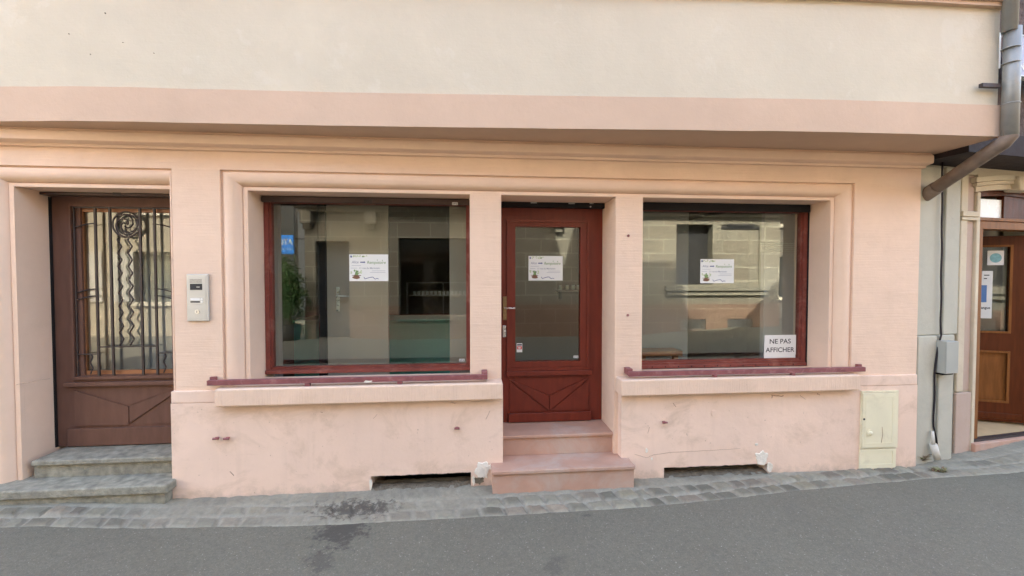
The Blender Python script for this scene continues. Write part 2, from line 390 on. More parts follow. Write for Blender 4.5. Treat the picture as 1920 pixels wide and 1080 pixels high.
# gutter of stone setts, partly covered in cement
def gutter():
    X0, X1 = -4.6, 7.0; NX = 1450; NY = 66
    me = bpy.data.meshes.new('pavement'); V = []; C = []
    r2 = random.Random(3)
    rowsn = 3
    cuts = []
    for k in range(rowsn):
        x = X0-r2.random()*.1; c = []
        while x < X1+.3: c.append(x); x += r2.uniform(.12, .20)
        cuts.append(c)
    tones = {}
    import bisect
    for i in range(NX+1):
        x = X0+(X1-X0)*i/NX; ky = kerb(x)-.015; top = wall_y(x)
        for j in range(NY+1):
            y = ky+(top-ky)*j/NY
            d = y-ky; w = .150
            yy = d+.012*mnoise.noise(Vector((x*5, y*5, 0)))
            k = min(rowsn-1, max(0, int(yy/w))); fy = yy-k*w; lasty = (k == rowsn-1)
            xx = x+.015*mnoise.noise(Vector((x*7, y*9, 4)))+d*.25
            c = cuts[k]; b = bisect.bisect_right(c, xx)-1; b = max(0, min(b, len(c)-2))
            key = (k, b)
            if key not in tones:
                t = r2.uniform(.5, 1.2); h = r2.random()
                base = (.26,.245,.18) if h < .55 else ((.29,.245,.18) if h < .8 else (.31,.28,.19))
                tones[key] = (tuple(q*t for q in base), r2.uniform(-.004, .006))
            ex = min(xx-c[b], c[b+1]-xx); ey = min(fy, (w-fy) if not lasty else 9)
            e = min(ex, ey); g = min(1, max(0, (e-.006)/.028)); g = g*g*(3-2*g)
            # cement smeared over the back row and over the left part
            cem = min(1, max(0, (d-.27)/.05))
            ce2 = mnoise.noise(Vector((x*1.7, y*2.5, 9)))*.9+(.55 if x < .1 else (-.15 if x < 4.2 else .5))+(d-.15)*1.5
            cem = max(cem, min(1, max(0, ce2*1.3)))
            hh = (.024*g+tones[key][1]*1.6)*(1-.85*cem)+cem*.014+.006*mnoise.noise(Vector((x*14, y*14, 1)))+.0016*mnoise.noise(Vector((x*50, y*50, 1)))
            V.append((x, y, hgt(x)-.010+hh-.012*(j == 0)))
            t = tones[key][0]; mo = (.38,.355,.28); cc = (.325,.305,.235)
            gg = g; col = [mo[q]*(1-gg)+t[q]*gg for q in range(3)]
            cc = [q*(1+.25*mnoise.noise(Vector((x*3, y*6, 2)))) for q in cc]
            ca = cem*.85; col = [col[q]*(1-ca)+cc[q]*ca for q in range(3)]
            C.append((*col, 1))
    F = [(i*(NY+1)+j, (i+1)*(NY+1)+j, (i+1)*(NY+1)+j+1, i*(NY+1)+j+1) for i in range(NX) for j in range(NY)]
    me.from_pydata(V, [], F); me.polygons.foreach_set('use_smooth', [True]*len(F))
    ca = me.color_attributes.new('tone', 'FLOAT_COLOR', 'POINT'); ca.data.foreach_set('color', np.array(C, dtype=np.float32).ravel())
    me.materials.append(M['gutter']); ob = bpy.data.objects.new('pavement', me); COL.objects.link(ob); struct(ob)
XEND = PX(1722, 0)
def wall_y(x): return .16 if x < XEND else max(.16, .12+.1405*(x-4.45)+.05)
gutter()

# ------------------------------------------------------------------ PINK BUILDING
bld = thing('pink_building', 'pale pink shopfront building with cream overhanging upper storey', 'building', (0, 0, 0))
ZC = 2.90                                  # underside of cornice
DY = .46                                   # doors' plane
WY = .33                                   # window frames' plane
FY = .065                                  # plane of pilasters and fillets
ax0 = PX(27, FY, 400)-.185; ax1 = PX(323, 0, 400); az = 2.735 # left door moulding outer
bx0 = PX(413, 0, 400); bx1 = PX(1602, 0, 400); bz = 2.735
MW = .185
a_in0 = ax0+MW; a_in1 = ax1-.05; z_in = bz-.155
b_in0 = bx0+MW; b_in1 = bx1-MW
zpl = .905                                 # plinth top
# sills
s1x0, s1x1 = PX(402, -.09, 750), PX(943, -.09, 730); s2x0, s2x1 = PX(1165, -.09, 730), PX(1614, -.09, 720)
szb = 1.85-.0; szb = PZ(670, 757, -.09); szt = PZ(670, 724, -.09)
LL = -9.0
v1x0, v1x1 = PX(695, -.02, 900), PX(883, -.02, 900); v1z = PZ(790, 888, -.02)
v2x0, v2x1 = PX(1245, -.02, 890), PX(1440, -.02, 880); v2z = PZ(1340, 872, -.02)
door_x0 = PX(940, FY, 600); door_x1 = PX(1153, FY, 600)
pdx0 = PX(943, -.02, 800); pdx1 = PX(1165, -.02, 800)
# front wall, upper zone
mb = MB()
holes_wall(mb, LL, XEND, zpl, 3.30, 0, .5, [(ax0, ax1, -1, az), (bx0, bx1, -1, bz)])
mb.build('wall', M['pink'], bld)
# parts behind the mouldings (recessed reveal bodies)
mb = MB()
holes_wall(mb, ax0-.02, ax1+.02, -.2, az+.03, .10, 1.0, [(a_in0, a_in1, -1, z_in)])
holes_wall(mb, bx0-.02, bx1+.02, szt-.03, bz+.03, .10, .52, [(b_in0, b_in1, -1, z_in)])
mb.build('reveal', M['pink_plain'], bld)
# pilasters between the windows and the door
w1r = PX(881, FY, 500); w2l = PX(1205, FY, 500)
for (a, b) in ((w1r, door_x0), (door_x1, w2l)):
    MB().box(a, b, FY, .60, szt-.02, z_in+.004).build('pilaster', M['pink'], bld, bevel=.006)
# plinth with cellar openings
holes_wall(MB(), ax1-.03, pdx0, -.2, szb+.02, -.02, .60, [(v1x0, v1x1, -1, v1z)]).build('base_wall', M['pink_base'], bld)
holes_wall(MB(), pdx1, XEND-.005, -.2, szb+.02, -.02, .60, [(v2x0, v2x1, -1, v2z)]).build('base_wall', M['pink_base'], bld)
MB().box(s2x1-.05, XEND-.004, -.018, .3, szb+.021, zpl).build('plinth_block', M['pink_base'], bld, bevel=.008)
MB().box(LL, ax0, -.02, .6, -.2, zpl-.001).build('plinth_block', M['pink_base'], bld, bevel=.008)
MB().box(ax1-.03+.0, s1x0+.05, -.018, .3, szb+.021, zpl).build('plinth_block', M['pink_base'], bld, bevel=.008)
# window aprons behind sills
# door reveal right cheek lower (between plinth front and pilaster)
# mouldings
prof = [(-.003,.022),(.012,.026),(.016,.016),(.035,.007),(.065,.004),(.095,.014),(.12,.034),(.138,.062),(.146,.082),(.150,.082),(.150,FY),(.185,FY),(.185,.0995)]
def moulding(x0, x1, zt, zb, sl, sr, st):
    mb = MB(); vs = []; k = 4
    for d, y in prof:
        vs += [(x0+d*sl, y, zb), (x0+d*sl, y, zt-d*st), (x1-d*sr, y, zt-d*st), (x1-d*sr, y, zb)]
    fs = []
    for i in range(len(prof)-1):
        for j in range(3): fs.append((i*k+j, i*k+j+1, (i+1)*k+j+1, (i+1)*k+j))
    # outer faces look towards -y
    mb.add(vs, [f[::-1] for f in fs]); return mb
def finmould(mb):
    o = mb.build('moulding', M['pink_plain'], bld)
    bm = bmesh.new(); bm.from_mesh(o.data); bmesh.ops.recalc_face_normals(bm, faces=bm.faces); bm.to_mesh(o.data); bm.free()
    for p in o.data.polygons: p.use_smooth = True
    try:
        md = o.modifiers.new('edge', 'EDGE_SPLIT'); md.split_angle = R(38)
    except Exception: pass
finmould(moulding(ax0, ax1, az, -.1, 1, .27, .835))
finmould(moulding(bx0, bx1, bz, szt-.02, 1, 1, .835))
# sills
def sill(x0, x1):
    MB().box(x0, x1, -.095, .34, szb, szt).build('window_sill', M['sill'], bld, bevel=.016, segs=3)
sill(s1x0, s1x1); sill(s2x0, s2x1)
# cornice and soffit and fascia, upper wall
mb = MB()
cp = [(.0, 2.885), (-.03, 2.885), (-.036, 2.905), (-.09, 2.912), (-.10, 2.918), (-.103, 2.96), (-.10, 2.985), (-.085, 2.998), (-.07, 3.04), (-.06, 3.30)]
vs = [(LL, y, z) for y, z in cp]+[(XEND+.012, y, z) for y, z in cp]+[(LL, .1, 3.30), (LL, .1, 2.885), (XEND+.012, .1, 3.30), (XEND+.012, .1, 2.885)]
n = len(cp)
mb.add(vs, [(i, n+i, n+i+1, i+1) for i in range(n-1)]+[tuple([n+i for i in range(n)]+[2*n+2, 2*n+3])], smooth=False)
o = mb.build('cornice', M['pink_plain'], bld); 
bm = bmesh.new(); bm.from_mesh(o.data); bmesh.ops.recalc_face_normals(bm, faces=bm.faces); bm.to_mesh(o.data); bm.free()
o.modifiers.new('edge', 'EDGE_SPLIT').split_angle = R(28)
for p in o.data.polygons: p.use_smooth = True
plan = [(-9.0, .05), (-5.0, -.10), (-3.545, -.204), (-2.82, -.27), (-1.2, -.33), (.304, -.405), (1.7, -.485), (2.98, -.55), (4.362, -.57)]
def catm(pts, n=14):
    o = []
    for i in range(len(pts)-1):
        p0 = pts[max(i-1,0)]; p1 = pts[i]; p2 = pts[i+1]; p3 = pts[min(i+2, len(pts)-1)]
        for k in range(n):
            t = k/n
            o.append(tuple(.5*((2*p1[q])+(-p0[q]+p2[q])*t+(2*p0[q]-5*p1[q]+4*p2[q]-p3[q])*t*t+(-p0[q]+3*p1[q]-3*p2[q]+p3[q])*t**3) for q in range(len(p1))))
    o.append(tuple(pts[-1])); return o
pl = catm(plan)
ZF0 = 3.01; ZF1 = 3.265
def ribbon(pl, off, z0, z1, back, name, mat, xtrim=0):
    mb = MB(); m = len(pl); vs = []
    for i, (x, y) in enumerate(pl):
        xx = x-(xtrim if i == m-1 else 0)
        w0 = .0025*mnoise.noise(Vector((x*2.2, 0, z0)))+.0015*mnoise.noise(Vector((x*7, 0, z0)))
        w1 = .0035*mnoise.noise(Vector((x*2.2, 0, z1)))+.0025*mnoise.noise(Vector((x*7, 0, z1)))
        vs += [(xx, y+off, z0+w0), (xx, y+off, z1+w1), (xx, back, z1+w1), (xx, back, z0+w0)]
    fs = []
    for i in range(m-1):
        a = i*4; b = a+4
        for k in range(4): fs.append((a+k, a+(k+1)%4, b+(k+1)%4, b+k))
    fs = [f[::-1] for f in fs]
    fs.append((0,1,2,3)); fs.append(((m-1)*4+3,(m-1)*4+2,(m-1)*4+1,(m-1)*4))
    mb.add(vs, fs); o = mb.build(name, mat, bld)
    bm = bmesh.new(); bm.from_mesh(o.data); bmesh.ops.recalc_face_normals(bm, faces=bm.faces); bm.to_mesh(o.data); bm.free()
    for p in o.data.polygons: p.use_smooth = True
    o.modifiers.new('edge', 'EDGE_SPLIT').split_angle = R(30); return o
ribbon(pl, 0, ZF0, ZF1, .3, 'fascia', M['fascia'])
ribbon(pl, .022, ZF1-.02, 9.3, 7.5, 'upper_wall', M['cream'], .022)
SZ = PZ(1850, 11, -.58)
ribbon(pl, -.02, SZ, SZ+.03, .3, 'string_course', M['fascia'], .0)
ribbon(pl, -.045, SZ+.032, SZ+.09, .3, 'string_course', M['fascia'], -.01)
# unseen roof outline, cut to shape the sunlit patch on the opposite wall
mb = MB(); mb.poly([(-9.2, 9.28), (.70, 9.28), (-.05, 12.6), (-9.2, 13.5)], -.2, 7.5).build('roof', M['roof'], bld)
MB().poly([(.80, 9.28), (2.7, 9.28), (2.7, 12.2), (1.5, 12.2)], -.25, .9).build('shadow_roof_piece', M['render3'], bld)
# rear, side and inner shell of ground floor
mb = MB()
mb.box(LL, LL+.2, .5, 7.5, -.2, 3.0).box(XEND-.25, XEND-.01, .5, 7.5, -.2, 3.0).box(LL, XEND, 7.4, 7.5, -.2, 3.0)
mb.build('side_wall', M['grey_stucco'], bld)
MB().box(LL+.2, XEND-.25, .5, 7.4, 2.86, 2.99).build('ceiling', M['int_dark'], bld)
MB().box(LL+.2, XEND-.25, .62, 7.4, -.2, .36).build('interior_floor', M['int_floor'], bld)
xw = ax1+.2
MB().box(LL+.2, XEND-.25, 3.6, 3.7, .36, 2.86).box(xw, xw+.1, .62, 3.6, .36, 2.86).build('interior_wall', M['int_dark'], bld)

# ---- windows
def window(px0, px1, pyt0, pyb0, pyt1, pyb1, holesrow=False):
    # pixel extents at the frame plane, averaged to a true rectangle
    x0 = PX(px0, WY, 500); x1 = PX(px1, WY, 500)
    z0 = (PZ(px0, pyb0, WY)+PZ(px1, pyb1, WY))/2; z1 = z_in+.002
    return x0, x1, z0, z1
def build_window(x0, x1, z0, z1, gx0, gx1, gz0, gz1, dots=False):
    fr = MB()
    # outer frame in two steps, butted
    d0, d1 = WY, WY+.09
    holes_wall(fr, x0, x1, z0, z1, d0, d1, [(gx0-.018, gx1+.018, gz0-.018, gz1+.02)])
    f = fr.build('window', M['red_frame'], bld, bevel=.004)
    ib = MB(); holes_wall(ib, gx0-.018, gx1+.018, gz0-.018, gz1+.02, d0+.022, d0+.075, [(gx0, gx1, gz0, gz1)])
    ib.build('sash_bead', M['red_frame'], f, bevel=.005)
    MB().box(x0+.0, x1-.0, d0-.022, d0-.001, z0+.0, z0+.035).build('drip_rail', M['red_frame'], f, bevel=.006)
    MB().box(gx0, gx1, d0+.045, d0+.05, gz0, gz1).build('pane', M['glass'], f)
    if dots:
        m = MB()
        for i in range(13):
            x = x0+.12+(x1-x0-.2)*i/12.5; m.cyl((x, d0-.024, z0+.018), (x, d0-.018, z0+.018), .006, 8)
        m.build('screw_hole', M['dark'], f)
    return f
x0, x1, z0, _ = window(497, 881, 0, 703, 0, 692)
x0 = b_in0+.004
gx0 = PX(512, WY+.045, 500); gx1 = PX(874, WY+.045, 500); gz0 = PZ(690, 684, WY+.045); gz1 = PZ(690, 384, WY+.045)
W1 = (x0, x1, z0, gx0, gx1, gz0, gz1)
f1 = build_window(x0, w1r+.0, z0, z_in-.002, gx0, gx1, gz0, gz1)
MB().box(x0+.004, w1r-.006, WY-.06, WY-.0225, gz1-.004, z_in-.004).build('shutter_box', M['shutter'], f1, bevel=.01)
MB().box(PX(684, WY-.06), PX(699, WY-.06), WY-.0635, WY-.060, PZ(690, 381, WY-.06), PZ(690, 374, WY-.06)).build('maker_plate', M['iron'], f1)
x0, x1, z0, _ = window(1205, 1512, 0, 690, 0, 686)
gx0 = PX(1207, WY+.045, 500)-.03; gx1 = PX(1497, WY+.045, 500); gz0b = PZ(1350, 673, WY+.045); gz1b = PZ(1350, 398, WY+.045)
W2 = (w2l, b_in1, z0, gx0, gx1, gz0b, gz1b)
f2 = build_window(w2l-.05, b_in1-.012, z0, z_in-.002, gx0, gx1, gz0b, gz1b, dots=True)
MB().box(w2l+.002, b_in1-.02, WY-.045, WY-.0225, gz1b-.002, z_in-.004).build('shutter_box', M['dark'], f2, bevel=.008)
MB().box(b_in1-.011, b_in1-.001, WY-.01, WY+.05, z0, z_in-.003).build('dark_joint', M['dark'], f2)

# ---- middle door
zt2 = .395; yn2 = .10
dpl = DY
def DP(px, py, o=0): return P(px, py, dpl+o)
dx0 = door_x0+.001; dx1 = DP(1131, 600)[0]; dzt = z_in-.002; dz0 = zt2+.004
dr = MB()
gl0, gt = DP(966, 425); gl1, gb = DP(1087, 676)
mo0, mt = DP(950, 411); mo1, mbz = DP(1104, 692)
holes_wall(dr, dx0, dx1, dz0, dzt, dpl, dpl+.05, [(gl0, gl1, gb, gt)])
door2 = dr.build('door', M['red_wood'], bld)
m = MB(); holes_wall(m, mo0, mo1, mbz, mt, dpl-.022, dpl-.001, [(mo0+.028, mo1-.028, mbz+.03, mt-.028)])
holes_wall(m, mo0+.028, mo1-.028, mbz+.03, mt-.028, dpl-.011, dpl-.001, [(gl0, gl1, gb, gt)])
m.build('glazing_moulding', M['red_wood'], door2, bevel=.006)
MB().box(gl0, gl1, dpl+.02, dpl+.025, gb, gt).build('pane', M['glass'], door2)
rz0 = DP(1030, 703)[1]; rz1 = DP(1030, 694)[1]
MB().box(DP(949, 700)[0], DP(1109, 700)[0], dpl-.035, dpl-.001, rz0, rz1).build('drip_moulding', M['red_wood'], door2, bevel=.007)
m = MB()
for i in range(42):
    a = DP(952, 700)[0]+i*(DP(1106, 700)[0]-DP(952, 700)[0])/42; m.box(a, a+.009, dpl-.028, dpl-.002, rz0-.014, rz0-.001)
m.build('dentil_strip', M['red_wood'], door2)
# lower panel with V pattern
c0 = DP(955, 709); c1 = DP(1103, 706); b0 = DP(955, 772); mid = (c0[0]+c1[0])/2
def strip(m, p, q, w, y0, y1):
    dx, dz = q[0]-p[0], q[1]-p[1]; L = math.hypot(dx, dz); nx, nz = -dz/L*w/2, dx/L*w/2
    m.poly([(p[0]+nx, p[1]+nz), (p[0]-nx, p[1]-nz), (q[0]-nx, q[1]-nz), (q[0]+nx, q[1]+nz)], y0, y1)
pt = c0[1]; pb = b0[1]
m = MB()
hv = .42
m.poly([(c0[0]+.01, pt), (c1[0]-.01, pt), (mid, pt-(pt-pb)*.52)], dpl-.004, dpl-.001)
m.poly([(c0[0], pt-.012), (mid-.004, pt-(pt-pb)*.54), (mid-.004, pb+.008)], dpl-.016, dpl-.001)
m.poly([(c1[0], pt-.012), (mid+.004, pt-(pt-pb)*.54), (mid+.004, pb+.008)], dpl-.016, dpl-.001)
m.poly([(c0[0], pt-.03), (mid-.02, pb+.004), (c0[0], pb+.004)], dpl-.010, dpl-.001)
m.poly([(c1[0], pt-.03), (mid+.02, pb+.004), (c1[0], pb+.004)], dpl-.010, dpl-.001)
m.build('lower_panel', M['red_wood'], door2, bevel=.002)
kz = DP(1030, 772)[1]
MB().box(DP(953, 780)[0], DP(1107, 780)[0], dpl-.03, dpl-.001, dz0+.004, kz).build('kick_board', M['red_wood'], door2, bevel=.006)
# frame head with dark roller box & right jamb gap
MB().box(dx0, dx1+.035, dpl-.07, dpl-.001, DP(1030, 391)[1], dzt).build('shutter_box', M['dark'], door2, bevel=.005)
for pxx in (1001, 1072, ):
    x, z = P(pxx, 379.5+(pxx-1001)*.02, dpl-.07)
    MB().box(x-.032, x+.03, dpl-.074, dpl-.0705, z-.009, z+.009).build('maker_plate', M['steel'], door2)
x, z = P(1109, 380, dpl-.07); MB().box(x-.02, x+.02, dpl-.074, dpl-.0705, z-.012, z+.008).cyl((x-.01, dpl-.074, z-.04), (x-.01, dpl-.068, z-.04), .008, 10).build('sensor', M['silver'], door2)
MB().box(dx1+.001, dx1+.035, dpl-.03, dpl+.04, zt2+.002, DP(1030, 391)[1]-.002).build('dark_joint', M['dark'], door2)
MB().box(dx1+.035, door_x1+.2, dpl-.01, dpl+.12, zt2-.2, dzt).build('door_jamb', M['pink_plain'], bld)
# right cheek of doorway: solid pier under/behind pilaster 2
MB().box(door_x1+.001, w2l+.01, FY+.01, .6, -.1, szt).build('door_cheek', M['pink_plain'], bld)
# handle
hx, hz = DP(951, 577)
x = DP(947, 577)[0]
MB().box(x-.024, x+.02, dpl-.014, dpl-.001, DP(950, 600)[1], DP(950, 556)[1]).build('lock_plate', M['brass'], door2, bevel=.006)
MB().cyl((x, dpl-.014, hz), (x, dpl-.05, hz), .010, 12).tube([(x, dpl-.05, hz), (x+.05, dpl-.053, hz-.001), (x+.095, dpl-.05, hz-.001)], [.009, .008, .0075], 10).build('handle', M['silver'], door2)
x = DP(946, 621)[0]; z1_, z0_ = DP(946, 610)[1], DP(946, 632)[1]
MB().box(x-.02, x+.014, dpl-.02, dpl-.001, z0_, z1_).cyl((x-.002, dpl-.02, (z0_+z1_)/2), (x-.002, dpl-.036, (z0_+z1_)/2), .011, 12).build('security_lock', M['silver'], door2, bevel=.004)
# step
xs0, xs1 = PX(944, yn2, 824), PX(1149, yn2, 820)
def step(name, x0, x1, yf, yb, z0, z1, th, mat, bev=.008, wear=True):
    o = MB().box(x0, x1, yf, yb, z1-th, z1).build(name, mat, bld, bevel=bev, segs=3)
    MB().box(x0+.008, x1-.008, yf+.018, yb, z0, z1-th-.0005).build('riser', mat, o, bevel=.003)
    return o
z1_ = .205
step('step', pdx0+.001, pdx1-.001, yn2, dpl+.16, z1_+.001, zt2, .030, M['redstone'])
lx0, lx1 = PX(922, -.19, 880), PX(1192, -.19, 878)
step('step', lx0, lx1, -.19, yn2+.10, -.1, z1_, .034, M['redstone'])
# fix door side below pilaster 1: left cheek
MB().box(w1r+.01, door_x0-.001, FY+.01, .6, -.1, szt).build('door_cheek', M['pink_plain'], bld)
# left grey steps
zl2 = .335; zl1 = .18
o = MB().box(PX(57, .06, 866), ax1-.012, .06, DY+.2, zl2-.045, zl2).build('step', M['granite'], bld, bevel=.012, segs=3)
MB().box(PX(64, .095, 880), ax1-.014, .095, DY+.2, zl1+.001, zl2-.0455).build('riser', M['granite'], o)
o = MB().box(-4.6, PX(313, -.13, 925), -.13, .20, zl1-.075, zl1).build('step', M['granite'], bld, bevel=.016, segs=3)
MB().box(-4.55, PX(304, -.13, 925), -.10, .20, -.1, zl1-.0755).build('riser', M['granite'], o)

# ---- left door
L = .365
def LP(px, py, o=0): return P(px, py, L+o)
lx0 = a_in0+.002; lx1 = a_in1+.30; lz0 = zl2+.004; lzt = z_in-.002
cxl = LP(237, 500)[0]
g0, g1 = LP(150, 392)[0], 2*cxl-LP(150, 392)[0]; gt = LP(235, 391)[1]; gb = LP(235, 702)[1]
m = MB(); holes_wall(m, lx0, lx1, lz0, lzt, L, L+.05, [(g0, g1, gb, gt)])
door1 = m.build('door', M['old_wood'], bld)
m = MB(); o0 = LP(139, 500)[0]; o1 = 2*cxl-o0
holes_wall(m, o0-.02, o1+.02, gb-.035, gt+.035, L-.024, L-.001, [(o0, o1, gb-.008, gt+.012)])
m.build('glazing_moulding', M['old_wood'], door1, bevel=.006)
m = MB(); q0 = LP(160, 500, .03)[0]; q1 = 2*cxl-q0; holes_wall(m, g0, g1, gb, gt, L+.020, L+.045, [(q0, q1, gb+.035, gt-.03)])
m.build('casement', M['table'], door1, bevel=.004)
MB().box(q0, q1, L+.03, L+.035, gb+.035, gt-.03).build('pane', M['glass2'], door1)
r0 = LP(235, 722)[1]; r1 = LP(235, 714)[1]
MB().box(LP(126, 716)[0], 2*cxl-LP(126, 716)[0], L-.04, L-.001, r0, r1).build('drip_moulding', M['old_wood'], door1, bevel=.008)
p0 = LP(140, 728)[0]; p1 = 2*cxl-p0; pt = LP(235, 727)[1]; pb = LP(235, 797)[1]
m = MB()
m.poly([(p0+.03, pt), (p1-.03, pt), (cxl, pt-(pt-pb)*.47)], L-.003, L-.0005)
m.poly([(p0+.0, pt-.01), (cxl-.004, pt-(pt-pb)*.50), (cxl-.004, pb+.006), (p0, pb+.006)], L-.012, L-.001)
m.poly([(p1, pt-.01), (cxl+.004, pt-(pt-pb)*.50), (cxl+.004, pb+.02)], L-.012, L-.001)
m.poly([(p1, pt-.05), (cxl+.03, pb+.006), (p1, pb+.006)], L-.006, L-.001)
m.build('lower_panel', M['old_wood'], door1, bevel=.002)
MB().box(LP(131, 800)[0], 2*cxl-LP(131, 800)[0], L-.03, L-.001, lz0+.004, LP(235, 800)[1]).build('kick_board', M['old_wood'], door1, bevel=.006)
MB().box(lx0, a_in1+.1, L-.10, L-.001, LP(235, 371)[1], lzt).build('shutter_box', M['shutter'], door1, bevel=.006)
MB().box(PX(216, L-.10), PX(231, L-.10), L-.1035, L-.1005, PZ(225, 367, L-.10), PZ(225, 361, L-.10)).build('maker_plate', M['iron'], door1)
MB().box(lx0-.001, lx0+.008, L-.022, L-.0005, lz0, LP(235, 372)[1]).build('dark_joint', M['dark'], door1)
# iron grille
gr = MB(); Y = L-.012
def GX(px): return LP(px, 540, -.012)[0]
def GZ(py): return LP(235, py, -.012)[1]
gtop = gt+.008; gbot = gb-.004
def vbar(px, z0, z1, r=.008): 
    x = GX(px); gr.box(x-r, x+r, Y-r, Y+r, z0, z1)
for px in (182, 209.5, 265.5, 292.5): vbar(px, gbot, gtop)
for px in (142.5,): vbar(px, gbot, gtop, .005); xm = 2*cxl-GX(px); gr.box(xm-.005, xm+.005, Y-.005, Y+.005, gbot, gtop)
def hbar(xa, xb, z, r=.005): gr.box(xa, xb, Y-r, Y+r, z-r, z+r)
hbar(GX(182), GX(292.5), GZ(650)); hbar(GX(142.5), GX(182), GZ(663)); hbar(GX(292.5), 2*cxl-GX(142.5), GZ(663)); hbar(GX(142), 2*cxl-GX(142), gtop-.005)
def wave(px, z0, z1, per=.118, amp=.017, r=.0065):
    n = max(6, int((z1-z0)/.008)); x = GX(px)
    def tri(t):
        t = t % 1; s = 4*t-1 if t < .5 else 3-4*t
        return s*.75+.25*math.sin(s*math.pi/2)
    gr.tube([(x+amp*tri((z1-z0)*(1-i/n)/per), Y, z1-(z1-z0)*i/n) for i in range(n+1)], r, 6)
wave(226, GZ(648), GZ(447)); wave(245.5, GZ(648), GZ(447))
for px in (168,): wave(px, GZ(700), GZ(664), .10, .010, .006); 
xw_ = 2*cxl-GX(168); n = 12
wave(306, GZ(700), GZ(664), .10, .010, .006)
# arcs linking the side bars
for zc in (421, 543, 557):
    for side in (0, 1):
        pts = []
        for i in range(9):
            t = i/8; x = GX(142.5)+(GX(182)-GX(142.5))*t; z = GZ(zc+ (6 if zc < 550 else 5))+.035*math.sin(t*math.pi/2)
            if side: x = 2*cxl-x
            pts.append((x, Y, z))
        gr.tube(pts, .0055, 6)
# spiral rose
scx, scz = GX(239.5), GZ(421)
Rr = .112
gr.tube([(scx+Rr*math.cos(a*math.pi/20), Y, scz+Rr*math.sin(a*math.pi/20)) for a in range(41)], .0075, 6)
gr.tube([(scx+.01+(Rr-.028)*math.cos(a*math.pi/20), Y-.004, scz+.0+(Rr-.022)*math.sin(a*math.pi/20)) for a in range(41)], .006, 6)
for ph in (0, 2.1, 4.2):
    pts = []
    for i in range(36):
        t = i/35; a = ph+t*4.6; r = .012+t*(Rr-.015); pts.append((scx+r*math.cos(a), Y-.006, scz+r*math.sin(a)))
    gr.tube(pts, .0062, 6)
gr.build('iron_grille', M['iron'], door1)
# hall behind the left door
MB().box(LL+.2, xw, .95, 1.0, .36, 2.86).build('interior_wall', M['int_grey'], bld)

# ---- maroon guard rails (fixed to the wall)
def rail(px0, py0, px1, py1, legs, lend, rend, label, round_legs=False):
    y = -.045; z = (PZ(px0, py0, y)+PZ(px1, py1, y))/2
    x0, x1 = PX(px0, y, py0), PX(px1, y, py1)
    g = thing('guard_rail', label, 'rail', ((x0+x1)/2, y, szt), 'maroon guard rails over the window sills')
    h = .021
    MB().box(x0, x1, y-.02, y+.02, z-h, z+h).build('bar', M['rail'], g, bevel=.004)
    for p in legs:
        x = PX(p, y, py0)
        if round_legs: MB().cyl((x, y, szt+.001), (x, y, z-h-.0005), .022, 14).build('leg', M['rail'], g)
        else: MB().box(x-.021, x+.021, y-.018, y+.018, szt+.001, z-h-.0005).build('leg', M['rail'], g, bevel=.004)
    for x, sgn in ((x0, 1), (x1, -1)):
        a, b = (x, x+.05) if sgn > 0 else (x-.05, x)
        MB().box(a, b, y+.0205, FY-.002 if False else (-.0005 if (x < bx0 or x > bx1) else FY-.001), z-h+.004, z+h+.02).build('bracket', M['rail'], g, bevel=.003)
    return g
rail(390, 720, 914, 704, (577, 750), 0, 0, 'maroon rail with a white paint chip, over the left sill')
rail(1178, 699, 1620, 694, (1340, 1486), 0, 0, 'maroon rail with two round posts, over the right sill', True)
x, z = P(690, 715, -.066)
m = MB(); m.poly([(x-.035, z-.006), (x-.01, z-.012), (x+.03, z-.006), (x+.036, z+.006), (x+.01, z+.004), (x-.02, z+.010)], -.0685, -.066)
m.build('paint_chip', M['chip'], bpy.data.objects['guard_rail'])

# ---- cellar openings
def cellar(x0, x1, z1):
    m = MB(); zf = .005
    vs = []; n = 40; fs = []
    ys = [-.03, .0, .04, .07, .085, .09]; zz = [-.005, .0, .010, .016, -.01, -.3]
    for i in range(n+1):
        x = x0-.0+(x1-x0)*i/n
        for y, z in zip(ys, zz): vs.append((x, y+.01*mnoise.noise(Vector((x*9, y*7, 0))), z+hgt(x)+.012*mnoise.noise(Vector((x*14, y*20, 0)))+.01))
    k = len(ys)
    for i in range(n):
        for j in range(k-1): fs.append((i*k+j, (i+1)*k+j, (i+1)*k+j+1, i*k+j+1))
    m.add(vs, fs, smooth=True); m.build('cellar_ramp', M['soil'], bld)
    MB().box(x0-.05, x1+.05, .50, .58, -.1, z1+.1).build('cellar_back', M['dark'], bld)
    # broken plaster lip
    m = MB(); pts = [(x0-.012, z1+.004)]
    for i in range(61):
        x = x0+(x1-x0)*i/60; pts.append((x, z1-.004-.010*abs(mnoise.noise(Vector((x*9, 2, 0))))-.008*abs(mnoise.noise(Vector((x*31, 5, 0))))))
    pts.append((x1+.012, z1+.004))
    m.poly(pts, -.0195, .03); m.build('broken_edge', M['pink_base'], bld)
cellar(v1x0, v1x1, v1z); cellar(v2x0, v2x1, v2z)
